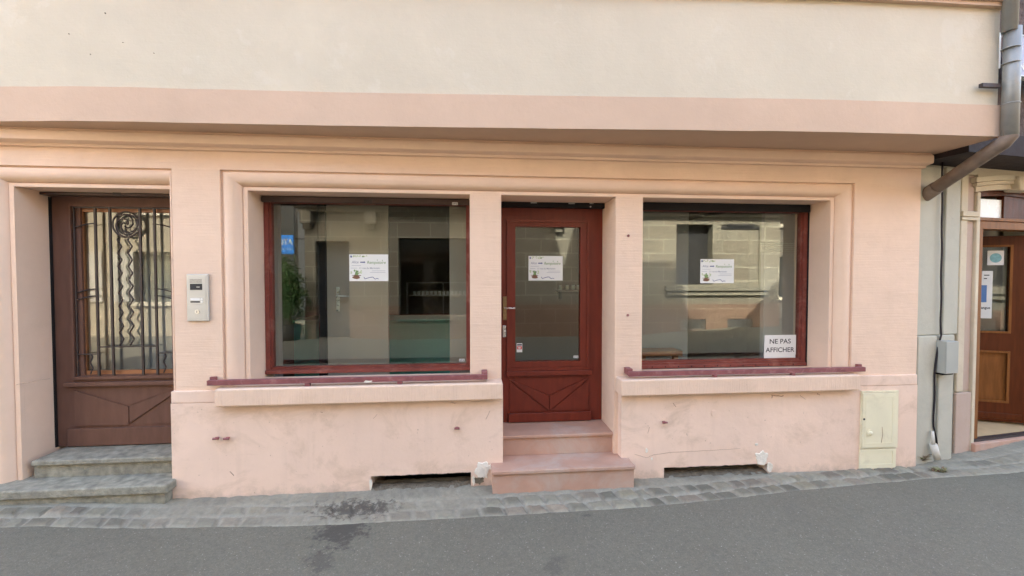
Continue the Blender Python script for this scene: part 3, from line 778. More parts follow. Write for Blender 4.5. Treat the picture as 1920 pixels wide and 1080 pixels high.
def patch(cx, cz, rx, rz, seed, y=-.0205, th=.006, mat='chip', name='bare_plaster_patch', n=44, amp=.5):
    m = MB(); pts = []
    for i in range(n):
        a = 2*math.pi*i/n; k = 1+amp*mnoise.noise(Vector((math.cos(a)*1.6, math.sin(a)*1.6, seed)))+amp*.5*mnoise.noise(Vector((math.cos(a)*3, math.sin(a)*3, seed+3)))+.10*mnoise.noise(Vector((math.cos(a)*9, math.sin(a)*9, seed)))
        pts.append((cx+rx*k*math.cos(a), cz+rz*k*math.sin(a)))
    # fan so that concave outlines stay sound
    vs = [(cx, y-th, cz)]+[(x, y, z) for x, z in pts]+[(cx+(x-cx)*.93, y-th, cz+(z-cz)*.93) for x, z in pts]
    fs = [(0, n+1+i, n+1+(i+1)%n) for i in range(n)]+[(1+i, 1+(i+1)%n, n+1+(i+1)%n, n+1+i) for i in range(n)]
    m.add(vs, fs); return m.build(name, M[mat], bld)
x, z = P(905, 882, -.02); patch(x, z, .062, .075, 1)
x, z = P(925, 875, -.02); patch(x, z, .06, .022, 2, y=-.0245)
x, z = P(898, 900, -.02); patch(x, z, .04, .035, 7, mat='soil')
x, z = P(1428, 858, -.02); patch(x, z, .060, .060, 3)
x, z = P(1442, 876, -.02); patch(x, z, .030, .045, 5, y=-.0243)
x, z = P(1418, 833, -.02); patch(x, z, .018, .011, 8)
x, z = P(1212, 845, -.02); patch(x, z, .010, .022, 9)
x, z = P(1222, 860, -.02); patch(x, z, .008, .012, 10)
x, z = P(695, 908, -.02); patch(x, z, .012, .05, 11)
x, z = P(886, 900, -.02); patch(x+.01, z, .012, .04, 12)
# pegs left in the wall, holes, hairline cracks
k = 0
for (px, py) in ((407, 821), (427, 821), (857, 802), (1245, 791)):
    x, z = P(px, py, -.03)
    MB().cyl((x-.022, -.05, z), (x+.022, -.05, z), .0095, 10).box(x-.012, x+.012, -.045, -.021, z-.006, z+.006).build('iron_peg', M['rail'], bld)
for (px, py) in ((1178, 442), (1177, 591)):
    x, z = P(px, py, FY); MB().cyl((x, FY-.006, z), (x, FY, z), .012, 10).build('wall_plug', M['rail'], bld)
x, z = P(1339, 775, -.02); MB().cyl((x, -.024, z), (x, -.0205, z), .031, 24).cyl((x, -.027, z), (x, -.0242, z), .024, 24).build('survey_stud', M['pink_base'], bld)
def crack(pts, r=.0018, y=-.0205):
    w = []
    for i in range(len(pts)-1):
        for k in range(6):
            t = k/6; px = pts[i][0]*(1-t)+pts[i+1][0]*t; py = pts[i][1]*(1-t)+pts[i+1][1]*t
            x, z = P(px, py, y); w.append((x+.003*mnoise.noise(Vector((px, py, 0))), y, z+.006*mnoise.noise(Vector((px*.3, py, 5)))))
    MB().tube(w, r, 4).build('crack', M['stain_line'], bld)
M['stain_line'] = surf('crack_line', (.36,.23,.17), .9, .1, 9)
crack([(1190, 852), (1212, 858), (1225, 853), (1260, 848), (1330, 845), (1400, 840)], .0014)
crack([(1262, 756), (1268, 764)], .003); crack([(1446, 741), (1466, 743), (1470, 741)], .0035); crack([(1448, 742), (1447, 748)], .003)
crack([(1500, 741), (1512, 750)], .0022); crack([(1532, 738), (1538, 741)], .0035); crack([(1218, 800), (1214, 815)], .0016)
crack([(431, 884), (440, 893)], .0028); crack([(919, 770), (909, 790)], .0022); crack([(700, 785), (708, 776)], .0018)
crack([(845, 754), (855, 757)], .002); crack([(601, 772), (606, 774)], .0025)
crack([(30, 722), (60, 716), (100, 708)], .0018, FY-.001)
for k, (px, py) in enumerate(((198, 25), (231, 80), (130, 64), (170, 102), (289, 100))):
    x, z = P(px, py, float(np.interp(PX(px, -.25), [p[0] for p in pl], [p[1] for p in pl]))+.02)
    yy = float(np.interp(x, [p[0] for p in pl], [p[1] for p in pl]))+.02
    MB().cyl((x, yy-.003, z), (x, yy+.006, z), .0045 if k == 0 else .003, 8).build('nail_hole', M['iron'], bld)
# crack under the cream plaster along the fascia
w = []
for i in range(40):
    px = 1250+i*15; xx = PX(px, -.55)
    yy = float(np.interp(xx, [p[0] for p in pl], [p[1] for p in pl]))
    w.append((xx, yy+.018, ZF1+.003+.003*mnoise.noise(Vector((xx*5, 0, 0)))))
MB().tube(w, .0042, 4).build('crack', M['stain_line'], bld)

# ------------------------------------------------------------------ small printed things
def text_into(mb, s, x, z, y, h, maxw=None, bold=0.0, align='LEFT', Mx=None, shear=0, depth=.0004):
    cu = bpy.data.curves.new('t', 'FONT'); cu.body = s; cu.size = 1; cu.offset = bold; cu.align_x = align; cu.shear = shear
    ob = bpy.data.objects.new('t', cu); COL.objects.link(ob); bpy.context.view_layer.update()
    me = ob.to_mesh()
    vs = [v.co.copy() for v in me.vertices]; fs = [tuple(p.vertices) for p in me.polygons]
    ob.to_mesh_clear(); bpy.data.objects.remove(ob); bpy.data.curves.remove(cu)
    w = max(v.x for v in vs)-min(v.x for v in vs)
    k = h/.72; kx = k if not maxw else min(k*1.3, maxw/w)
    vv = [(x+v.x*kx, y, z+v.y*k) for v in vs]
    mb.add(vv, fs, Mx); return mb
def notice(name, label, px0, px1, py0, py1, y, group='plant workshop notices taped to the glass'):
    x0 = PX(px0, y, 500); x1 = PX(px1, y, 500); z0 = (PZ(px0, py1, y)+PZ(px1, py1, y))/2; z1 = (PZ(px0, py0, y)+PZ(px1, py0, y))/2
    t = thing(name, label, 'notice', ((x0+x1)/2, y, z0), group)
    MB().box(x0, x1, y-.0015, y, z0, z1).build('paper', M['white'], t)
    W = x1-x0; H = z1-z0; yy = y-.0019
    X = lambda u: x0+W*u
    Z = lambda v: z1-H*v
    def blob(m, u, v, ru, rv, n=9, y=yy):
        pts = [(X(u)+W*ru*math.cos(2*math.pi*i/n)*random.uniform(.8,1.15), Z(v)+H*rv*math.sin(2*math.pi*i/n)*random.uniform(.8,1.15)) for i in range(n)]
        m.add([(a, y, b) for a, b in pts], [tuple(range(n))])
    # leaf sprigs top left
    m = MB()
    for i in range(22): blob(m, random.uniform(.08, .46), random.uniform(.03, .12), .018, .02, 6, yy-.00001*i)
    for i in range(10): blob(m, random.choice((.07, .28))+random.uniform(-.03, .03), random.uniform(.6, .72), .022, .03, 6, yy-.0003-.00001*i)
    m.build('leaf_sprig', M['paleg'], t)
    m = MB()
    text_into(m, 'Rempotoire', X(.45), Z(.35), yy, H*.11, W*.48, .01, shear=.2)
    for i in range(8): blob(m, .18+random.uniform(-.05, .05), .66+random.uniform(-.06, .1), .022, .04, 6, yy-.00001*i)
    m.add([(X(.13), yy-.0001, Z(.78)), (X(.23), yy-.0001, Z(.78)), (X(.18), yy-.0001, Z(.57))], [(0,1,2)])
    blob(m, .36, .08, .04, .03); blob(m, .72, .21, .012, .02); blob(m, .85, .22, .012, .02)
    m.build('green_lettering', M['greenink'], t)
    m = MB()
    for v, a, b in ((.425, .06, .30), (.62, .58, .93), (.68, .53, .93), (.52, .04, .20)): m.box(X(a), X(b), yy, yy+.0001, Z(v), Z(v)+H*.011)
    text_into(m, 'Alice', X(.06), Z(.335), yy, H*.10, W*.18, .01, shear=.2)
    text_into(m, '11 rue du Markstein', X(.25), Z(.545), yy, H*.068, W*.52, .012)
    m.build('grey_lettering', M['greyink'], t)
    m = MB(); m.box(X(.28), X(.38), yy-.0002, yy-.0001, Z(.315), Z(.275)); m.add([(X(.375), yy-.0002, Z(.335)), (X(.415), yy-.0002, Z(.295)), (X(.375), yy-.0002, Z(.255))], [(0,1,2)])
    m.box(X(.03), X(.07), yy-.0002, yy-.0001, Z(.12), Z(.05))
    pts = [(.37, .85), (.40, .92), (.46, .89), (.54, .86), (.60, .85), (.66, .93), (.70, .90), (.75, .92)]
    for (a, b), (c, d) in zip(pts, pts[1:]): strip(m, (X(a), Z(b)), (X(c), Z(d)), H*.022, yy-.0002, yy-.0001)
    m.build('navy_drawing', M['navyink'], t)
    m = MB(); blob(m, .18, .86, .10, .065); blob(m, .18, .79, .13, .018, 10, yy-.0003); m.build('brown_pot_drawing', M['brownink'], t)
    return t
GY = WY+.044
notice('notice', 'white printed notice taped to the left shop window', 655, 728, 477, 527, GY)
notice('notice', 'white printed notice taped to the glass of the middle red door', 991, 1055, 480, 526, DY+.018)
notice('notice', 'white printed notice in the right window, above the carved sill reflection', 1313, 1376, 486, 531, GY)
# NE PAS AFFICHER
x0, x1 = PX(1434, GY), PX(1494, GY); z0, z1 = PZ(1464, 671, GY), PZ(1464, 628, GY)
t = thing('window_sign', 'white sign reading NE PAS AFFICHER in the lower right window corner', 'sign', ((x0+x1)/2, GY, z0))
MB().poly([(x0, z0), (x1-.004, z0), (x1-.004, z0+.03), (x1, z0+.035), (x1, z1), (x0+.006, z1)], GY-.002, GY).build('paper', M['white'], t)
m = MB(); W = x1-x0; H = z1-z0
text_into(m, 'NE PAS', (x0+x1)/2, z0+H*.63, GY-.0025, H*.205, W*.66, .012, 'CENTER')
text_into(m, 'AFFICHER', (x0+x1)/2, z0+H*.26, GY-.0025, H*.205, W*.90, .012, 'CENTER')
m.build('lettering', M['ink'], t)
# little camera-symbol stickers
def sticker(label, px, py, y, w=.052, h=.024):
    x, z = P(px, py, y)
    t = thing('sticker', label, 'sticker', (x, y, z-h/2), 'small white warning stickers with three symbols')
    MB().box(x-w/2, x+w/2, y-.0012, y, z-h/2, z+h/2).build('paper', M['white'], t)
    m = MB()
    for dx in (-.016, 0, .016):
        m.cyl((x+dx, y-.0018, z), (x+dx, y-.0013, z), .0055 if dx == 0 else .004, 8)
        if dx: m.box(x+dx-.005, x+dx+.005, y-.0017, y-.0013, z-.0065, z-.0045)
    m.build('symbols', M['ink'], t)
sticker('tiny three-symbol sticker at the bottom right of the left window pane', 866, 675, GY)
sticker('tiny three-symbol sticker on the shutter box over the left window', 853, 382, WY-.061)
sticker('tiny three-symbol sticker low on the glass of the middle door', 1080, 669, DY+.018)
x, z = P(974, 652, DY+.018)
t = thing('alarm_sticker', 'small red and white sticker low on the glass of the middle door', 'sticker', (x, DY+.018, z-.05))
y = DY+.018
MB().box(x-.028, x+.028, y-.0012, y, z-.045, z+.045).build('paper', M['white'], t)
MB().box(x-.024, x+.024, y-.0018, y-.0013, z-.016, z+.016).build('red_panel', M['redink'], t)
m = MB().box(x-.024, x+.024, y-.0018, y-.0013, z+.022, z+.036); m.build('black_strip', M['ink'], t)
m = MB(); m.box(x-.012, x+.012, y-.0022, y-.0019, z-.010, z-.004).box(x-.014, x+.012, y-.0022, y-.0019, z, z+.008); m.build('symbols', M['white'], t)
# ---- intercom
y = 0.0
x0, x1 = PX(350, -.02, 560), PX(391, -.02, 560); z0, z1 = PZ(371, 602, -.02), PZ(371, 514, -.02)
t = thing('intercom', 'brushed metal door intercom with camera window and two buttons', 'intercom', ((x0+x1)/2, 0, z0))
W = x1-x0; H = z1-z0; X = lambda u: x0+W*u; Z = lambda v: z1-H*v
MB().box(x0, x1, -.020, -.0005, z0, z1).build('housing', M['steel'], t, bevel=.005)
MB().box(X(.08), X(.88), -.0225, -.0205, Z(.345), Z(.05)).box(X(.08), X(.88), -.0225, -.0205, Z(.645), Z(.355)).box(X(.08), X(.88), -.0225, -.0205, Z(.95), Z(.655)).build('module', M['steel'], t, bevel=.001)
m = MB()
for i in range(14):
    for j in range(5): m.box(X(.17)+i*W*.040, X(.17)+i*W*.040+W*.022, -.0232, -.0226, Z(.115+j*.018), Z(.115+j*.018)+H*.009)
m.build('speaker_grille', M['iron'], t)
MB().box(X(.17), X(.73), -.0235, -.0226, Z(.335), Z(.205)).build('camera_window', M['ink'], t)
MB().box(X(.47), X(.62), -.0242, -.0236, Z(.28), Z(.268)).build('camera_lens', M['silver'], t)
MB().box(X(.18), X(.61), -.0235, -.0226, Z(.555), Z(.51)).build('name_plate', M['white'], t)
MB().box(X(.18), X(.61), -.0235, -.0226, Z(.605), Z(.575)).build('name_plate', M['ink'], t)
for v in (.533, .59): MB().cyl((X(.70), -.0265, Z(v)), (X(.70), -.0226, Z(v)), .009, 14).build('button', M['white'], t)
cx, cz = X(.48), Z(.80); MB().cyl((cx, -.027, cz), (cx, -.0226, cz), .018, 20).build('key_lock', M['silver'], t)
MB().box(cx-.002, cx+.002, -.0278, -.0271, cz-.009, cz+.009).build('keyhole', M['ink'], t)
# ---- gas meter cabinet
y = -.02
x0, x1 = PX(1612, y, 800), PX(1681, y, 800); z0, z1 = .01, PZ(1650, 732, y); zm = PZ(1645, 840, y)
t = thing('meter_cabinet', 'ivory meter cabinet set in the wall at the right corner', 'cabinet', ((x0+x1)/2, -.03, z0))
m = MB(); holes_wall(m, x0, x1, zm+.003, z1, -.034, -.0205, [(x0+.006, x1-.030, zm+.010, z1-.016)])
m.build('frame', M['meter'], t, bevel=.002)
dx0_, dx1_ = x0+.009, x1-.034
cdoor = MB().box(dx0_, dx1_, -.040, -.0206, zm+.013, z1-.020).build('door', M['meter'], t, bevel=.003)
m = MB(); holes_wall(m, dx0_+.025, dx1_-.025, zm+.05, z1-.055, -.0425, -.0405, [(dx0_+.034, dx1_-.034, zm+.059, z1-.064)]); m.build('raised_line', M['meter'], cdoor, bevel=.001)
cx, cz = P(1631, 812, -.04)
MB().cyl((cx, -.046, cz), (cx, -.0405, cz), .034, 28).disc_dome((cx, -.0462, cz), .022, .013, 20).build('knob', M['meter'], cdoor)
cx, cz = P(1620, 786, -.04); MB().cyl((cx, -.043, cz), (cx, -.0405, cz), .010, 12).build('keyhole', M['ink'], cdoor)
MB().box(dx0_+.01, dx0_+.035, -.0415, -.0405, P(1618, 768, -.04)[1], P(1618, 772, -.04)[1]-.012).build('label_plate', M['meter'], cdoor)
m = MB(); holes_wall(m, x0-.004, x1-.012, z0, zm-.004, -.032, -.0207, [(x0+.03, x1-.045, z0+.04, zm-.03)]); m.box(x0+.03, x1-.045, -.028, -.0207, z0+.04, zm-.03).build('lower_panel', M['meter'], t, bevel=.002)
w = [P(1654, 800, -.041), P(1655, 815, -.041), P(1652, 832, -.041)]
MB().tube([(a, -.0412, b) for a, b in w], .0015, 4).build('scratch', M['stain_line'], t)

# ------------------------------------------------------------------ things inside, seen through the glass
IY = .75
x0, x1 = PX(613, IY), PX(728, IY); ztop = 2.80
t = thing('interior_door', 'pale interior door with lever handle behind the left window', 'door', ((x0+x1)/2, IY, .37))
MB().box(x0, x1, IY, IY+.045, .37, ztop).build('leaf', M['int_white'], t, bevel=.003)
MB().box(PX(598, IY), x0-.004, IY-.02, IY+.07, .37, ztop).build('jamb', M['dark'], t)
cx, cz = P(634, 555, IY); hp = MB().box(cx-.017, cx+.017, IY-.008, IY-.0005, P(634, 584, IY)[1], P(634, 538, IY)[1]).build('handle_plate', M['silver'], t, bevel=.004)
MB().tube([(cx, IY-.009, cz), (cx, IY-.05, cz), (cx+.03, IY-.056, cz+.002), (cx+.12, IY-.052, cz-.002)], [.010, .010, .010, .008], 10).build('handle', M['silver'], t)
x0, x1 = PX(845, IY), PX(900, IY)
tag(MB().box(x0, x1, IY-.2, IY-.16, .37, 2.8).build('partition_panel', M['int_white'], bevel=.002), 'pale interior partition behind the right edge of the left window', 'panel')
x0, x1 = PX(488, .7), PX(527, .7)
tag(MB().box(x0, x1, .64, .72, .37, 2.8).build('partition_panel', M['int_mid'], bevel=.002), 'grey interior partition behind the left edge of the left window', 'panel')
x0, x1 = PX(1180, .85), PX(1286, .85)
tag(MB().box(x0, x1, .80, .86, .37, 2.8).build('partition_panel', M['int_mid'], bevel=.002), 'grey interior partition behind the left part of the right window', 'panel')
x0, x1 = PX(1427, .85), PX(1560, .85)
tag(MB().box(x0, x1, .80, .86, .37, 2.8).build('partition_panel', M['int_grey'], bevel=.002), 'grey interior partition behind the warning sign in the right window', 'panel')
x0, x1 = PX(1426, .78), PX(1488, .78)
t = thing('wall_vent', 'white slatted air vent on the interior partition above the warning sign', 'vent', ((x0+x1)/2, .79, PZ(1450, 470, .78)))
for i in range(5):
    z = PZ(1450, 456+i*3.6, .78); MB().box(x0, x1, .775, .799, z-.005, z+.003).build('slat', M['white'], t)
x0, x1 = PX(1190, .72), PX(1268, .72); z1 = PZ(1230, 654, .72)
t = thing('wooden_table', 'reddish wooden table top inside the right window at its lower left', 'table', ((x0+x1)/2, .8, .37))
MB().box(x0, x1, .56, .78, z1-.05, z1).build('table_top', M['table'], t, bevel=.004)
MB().box(x1-.08, x1-.03, .60, .65, .37, z1-.0505).build('leg', M['table'], t); MB().box(x0+.03, x0+.08, .60, .65, .37, z1-.0505).build('leg', M['table'], t)
x0, x1 = PX(505, 1.7), PX(900, 1.7)
t = thing('teal_infill', 'added teal counter inside the room behind the left window', 'infill', ((x0+x1)/2, 1.7, .36))  # added block; its teal stands in for the floor and reflected ground
MB().box(x0, x1, 1.6, 2.2, .37, PZ(700, 604, 1.6)).build('body', M['teal'], t, bevel=.01)
MB().box(x0-.02, x1+.02, 1.57, 2.22, PZ(700, 604, 1.6)+.001, PZ(700, 604, 1.6)+.03).build('infill_top', M['teal'], t, bevel=.005)
# shelf and jars behind the door
SY = 1.35
x0, x1 = PX(1046, SY), PX(1110, SY); z0 = PZ(1070, 543, SY)
t = thing('wall_shelf', 'thin shelf holding jars inside the middle door', 'shelf', ((x0+x1)/2, SY, z0-.02))
MB().box(x0, x1, SY-.1, SY+.14, z0-.022, z0-.001).build('board', M['int_white'], t, bevel=.002)
MB().box(x0+.03, x0+.05, SY, SY+.14, z0-.12, z0-.0225).build('bracket', M['iron'], t); MB().box(x1-.05, x1-.03, SY, SY+.14, z0-.12, z0-.0225).build('bracket', M['iron'], t)
for i, px in enumerate((1050, 1062.5, 1074.5, 1083.5)):
    x = PX(px, SY)
    t = thing('glass_jar', ['small jar at the left end of the shelf behind the door glass', 'second jar from the left on the shelf behind the door glass', 'third jar from the left on the shelf behind the door glass', 'rightmost jar on the shelf behind the door glass'][i], 'jar', (x, SY, z0), 'jars on the shelf behind the door')
    MB().cyl((x, SY-.02, z0), (x, SY-.02, z0+.042), .022, 14).build('body', M['jar'], t)
    MB().cyl((x, SY-.02, z0+.0425), (x, SY-.02, z0+.056), .019, 14).build('lid', M['white'], t)
x0, x1 = PX(962, 1.7), PX(1100, 1.7)
# ------------------------------------------------------------------ NEIGHBOUR
NB = Plane(4.45, .12, R(8)); NM = NB.mat()
nbd = thing('neighbour_building', 'grey stuccoed neighbouring house with carved stone door surround', 'building', (4.45, .12, 0))
def ns(px, py=600, off=0): return NB.p(px, py, off)[0]
def nz(px, py, off=0): return NB.p(px, py, off)[1]
dX0 = ns(1826, 600, .0); dX1 = dX0+1.15; dTop = nz(1870, 372, .12)
m = MB(); holes_wall(m, -.6, 6.5, -.2, 3.13, .0, .45, [(dX0-.06, dX1+.10, -1, dTop+.14), (3.4, 4.9, 1.0, 2.5)], NM)
m.build('wall', M['grey_stucco'], nbd)
MB().box(3.4, 4.9, .2, .24, 1.0, 2.5, NM).build('window', M['glass2'], nbd)
# pilasters
pz = nz(1760, 628, -.07)
q = ns(1724, 600, -.07), ns(1763, 600, -.07), ns(1769, 600, -.07), ns(1796, 600, -.07)
MB().box(XEND+.012-4.45, q[1], -.07, -.0005, pz, 2.93, NM).build('pilaster', M['grey_stucco'], nbd, bevel=.012)
MB().box(q[2], q[3], -.07, -.0005, pz, 2.93, NM).build('pilaster', M['grey_stucco'], nbd, bevel=.012)
MB().box(XEND+.012-4.45, ns(1757, 700, -.09), -.09, -.0005, -.1, pz-.002, NM).build('pilaster_base', M['grey_stucco'], nbd, bevel=.012)
MB().box(ns(1761, 700, -.09), ns(1789, 700, -.09), -.09, -.0005, -.1, pz-.002, NM).build('pilaster_base', M['grey_stucco'], nbd, bevel=.012)
# carved stone surround
zc = nz(1815, 402, -.03)
a, b = ns(1797, 600, -.03), dX0-.055; zt0 = nz(1830, 361, 0)+.168
MB().box(a, a+(b-a)*.45, -.03, .0, nz(1800, 735, -.03), zt0, NM).build('stone_jamb', M['stone_cream'], nbd, bevel=.012)
MB().box(a+(b-a)*.45, b-.0, -.008, .12, nz(1800, 735, -.03), zt0, NM).build('stone_jamb', M['stone_pink'], nbd, bevel=.008)
MB().box(b-.0, b+.05, -.035, .12, -.1, zt0-.17, NM).build('stone_jamb', M['stone_cream'], nbd, bevel=.01)
MB().box(a, b-.001, -.03, .0, -.1, nz(1800, 737, -.03), NM).build('stone_jamb', M['stone_pink'], nbd, bevel=.01)
MB().box(a-.015, b+.0, -.055, .02, zc-.025, zc+.03, NM).box(a-.005, b, -.045, .02, zc-.06, zc-.027, NM).build('impost', M['stone_cream'], nbd, bevel=.008)
def arch(m, x0, x1, zb, rise, h, y0, y1, n=20):
    pts = []; cx = (x0+x1)/2
    lo = [(x0+(x1-x0)*i/n, zb+rise*(1-((x0+(x1-x0)*i/n-cx)/((x1-x0)/2))**2)) for i in range(n+1)]
    for i in range(n):
        (a, c), (b, d) = lo[i], lo[i+1]
        m.poly([(a, c), (b, d), (b, d+h), (a, c+h)], y0, y1, NM)
zt = nz(1830, 361, 0)
for k, (h, pr) in enumerate(((.05, .02), (.035, .045), (.05, .06), (.045, .035))):
    m = MB(); z = zt+.0+sum((.05, .037, .052, .047)[:k]); arch(m, dX0-.06-(.03*k if k < 3 else 0), dX1+.1, z, .055, h, -pr, .05); m.build('arch_moulding', M['stone_cream'], nbd)
BZT = nz(1900, 292, -.42)+.02
m = MB(); m.box(a-.02, dX1+.3, -.03, .0, zt+.17, BZT, NM).build('lintel', M['stone_cream'], nbd)
kx = ns(1913, 330, -.08); m = MB().poly([(kx, zt+.03), (kx+.25, zt+.03), (kx+.3, 2.9), (kx-.03, 2.9)], -.085, .05, NM).build('keystone', M['stone_cream'], nbd, bevel=.015)
# wooden frame, transom, leaf
fz = nz(1870, 409, .0); fz2 = nz(1870, 430, .0); thz = nz(1835, 822, -.02)
MB().box(ns(1828, 600, -.02), ns(1839, 600, -.02), -.02, .05, thz, fz2-.001, NM).build('door_post', M['oak'], nbd, bevel=.004)
MB().box(dX0-.054, dX0-.005, .08, .14, thz-.1, zt, NM).build('door_post', M['oak_dark'], nbd)
MB().box(dX1-.04, dX1, .06, .16, thz, fz2-.001, NM).build('door_post', M['oak'], nbd, bevel=.004)
MB().box(dX0-.004, dX1, .0, .12, fz2, fz-.035, NM).box(dX0-.004, dX1, -.015, .12, fz-.034, fz, NM).build('transom_bar', M['oak'], nbd, bevel=.004)
m = MB(); n = 16; zw0 = fz+.001
tx0, tx1 = dX0+.0, dX0+.56
m.box(tx0, tx1, .11, .12, zw0, nz(1860, 374, .11), NM); m.build('transom_pane', M['bright_pane'], nbd)
m = MB(); m.box(tx1+.001, dX1, .09, .15, zw0, zt+.1, NM); arch(m, dX0-.004, dX1, zt-.045, .05, .10, .07, .15); m.build('transom_frame', M['oak_dark'], nbd)
MB().box(dX0-.05, dX1+.1, -.07, .75, -.1, thz-.03, NM).build('threshold', M['redstone'], nbd, bevel=.01)
MB().box(dX0-.0, dX1, -.03, .03, thz-.029, thz-.006, NM).build('threshold_bar', M['iron'], nbd)
MB().box(dX0-.0, dX1, .031, 1.6, thz-.029, thz-.005, NM).build('entry_floor', M['mat_floor'], nbd)
MB().box(dX0-.5, dX0-.4, .45, 3, -.1, 2.9, NM).box(dX1+.4, dX1+.5, .45, 3, -.1, 2.9, NM).box(dX0-.5, dX1+.5, 3, 3.1, -.1, 2.9, NM).box(dX0-.5, dX1+.5, .45, 3, 2.8, 2.9, NM).build('interior_wall', M['int_dark'], nbd)
# leaf: hinged on the right, swung inwards
hw = NB.w(dX1-.045, .15, 0)
fl = NB.w(dX1-.045-.90*math.cos(R(33)), .15+.90*math.sin(R(33)), 0)
la = math.atan2(hw.y-fl.y, hw.x-fl.x); LPn = Plane(fl.x, fl.y, la); LM = LPn.mat(); LW = .90
lz0, lz1 = thz+.02, fz2-.03
def leafz(px, py): return LPn.p(px, py)[1]
gz0, gz1 = leafz(1870, 622), leafz(1870, 462); pz0, pz1 = leafz(1870, 752), leafz(1870, 660)
m = MB(); holes_wall(m, 0, LW, lz0, lz1, 0, .05, [(.10, LW-.16, gz0, gz1), (.10, LW-.16, pz0, pz1)], LM)
lf = m.build('door', M['oak_dark'], nbd, bevel=.003)
m = MB()
for (za, zb) in ((gz0, gz1), (pz0, pz1)): holes_wall(m, .085, LW-.145, za-.015, zb+.015, -.014, -.001, [(.108, LW-.168, za+.008, zb-.008)], LM)
m.build('panel_moulding', M['oak'], lf, bevel=.004)
MB().box(.10, LW-.16, .02, .03, gz0, gz1, LM).build('pane', M['glass2'], lf)
MB().box(.10, LW-.16, .018, .035, pz0, pz1, LM).build('panel', M['oak'], lf)
MB().box(.03, LW-.03, -.02, -.001, lz0+.03, lz0+.10, LM).build('drip_moulding', M['oak_dark'], lf, bevel=.01)
# notices on that leaf
def leafbox(m, u0, u1, z0, z1, d0, d1): return m.box(u0, u1, d0, d1, z0, z1, LM)
u0 = LPn.p(1838, 580)[0]; u1 = LPn.p(1861, 580)[0]; za, zb = leafz(1850, 597), leafz(1850, 508)
w = LPn.w(u0, 0, za); u0 = max(u0, .11)
t = thing('poster', 'tall white poster with a blue square on the open oak door', 'poster', tuple(w))
leafbox(MB(), u0, u1, za, zb, .012, .0145).build('paper', M['white'], t)
H = zb-za
leafbox(MB(), u0+.0, u1-.05, za+H*.34, zb-H*.30, .0095, .0115).build('blue_square', M['blueink'], t)
m = MB(); text_into(m, 'langue', u0+.005, za+H*.20, .0112, H*.055, (u1-u0)*.8, .02, Mx=LM); m.box(u0+.03, u1-.03, .011, .0115, zb-H*.10, zb-H*.08, LM).box(u0+.03, u1-.05, .011, .0115, zb-H*.17, zb-H*.15, LM); m.build('lettering', M['ink'], t)
u0 = LPn.p(1853, 480)[0]; u1 = LPn.p(1884, 480)[0]; za, zb = leafz(1868, 497), leafz(1868, 470)
t = thing('poster', 'small white card with a turquoise oval near the top of the oak door', 'poster', tuple(LPn.w(u0, 0, za)))
leafbox(MB(), u0, u1, za, zb, .012, .0145).build('paper', M['white'], t)
m = MB(); cx, cz = (u0+u1)/2, (za+zb)/2
m.poly([(cx+(u1-u0)*.36*math.cos(i*math.pi/10), cz+(zb-za)*.33*math.sin(i*math.pi/10)) for i in range(20)], .0095, .0115, LM); m.build('turquoise_oval', M['cyanink'], t)
# upper storey of the neighbour (dark timber and rubble) with overhang
MB().box(-.12, 6.5, -.35, .5, 3.15, 7.3, NM).build('upper_wall', M['old_facade'], nbd)
BZ = nz(1900, 292, -.42)
MB().box(-.12, 6.5, -.42, .5, BZ, 3.149, NM).build('beam', M['beam'], nbd)
for i in range(4): MB().box(-.06+i*1.5, .14+i*1.5, -.40, -.351, 3.15, 6.9, NM).build('timber_post', M['beam'], nbd)
MB().box(-.12, 6.5, .5, 6, -.1, 7.3, NM).build('rear_block', M['grey_stucco'], nbd)
m = MB(); m.poly([(1.45, 7.301), (6.5, 7.301), (6.5, 10.2), (3.8, 10.2)], -.36, 5, NM).build('shadow_gable', M['roof'], nbd)  # unseen gable, sloped to cast the diagonal shadow on the opposite wall
# sign on the neighbour: edge seen left of the pipe, face right of it
SP = Plane(4.62, -.42, R(8))
t = thing('hanging_sign', 'lavender sign panel with white letters beside the downpipe', 'sign', (4.7, -.62, 3.6))
za = SP.p(1912, 140)[1]; zb = SP.p(1912, 67)[1]; ua = SP.p(1906, 100)[0]
MB().box(ua, ua+1.2, 0, .05, za, zb, SP.mat()).build('panel', M['signboard'], t)
MB().box(ua, ua+1.2, -.004, .054, za-.012, za-.001, SP.mat()).box(ua, ua+1.2, -.004, .054, zb+.001, zb+.012, SP.mat()).build('rim', M['signgrey'], t)
m = MB(); u = SP.p(1911, 120)[0]; text_into(m, 'N', u, SP.p(1912, 130)[1], -.002, (zb-za)*.18, None, .03, Mx=SP.mat()); m.build('lettering', M['white'], t)
S2 = Plane(4.40, -.38, R(8)); a0, zt_ = S2.p(1861, 58); a1, zb_ = S2.p(1876, 128)
tag(MB().box(a0, a1, 0, .05, zb_, zt_, S2.mat()).build('sign_panel', M['signgrey'], bevel=.003), 'pale narrow panel in the gap left of the downpipe', 'sign')
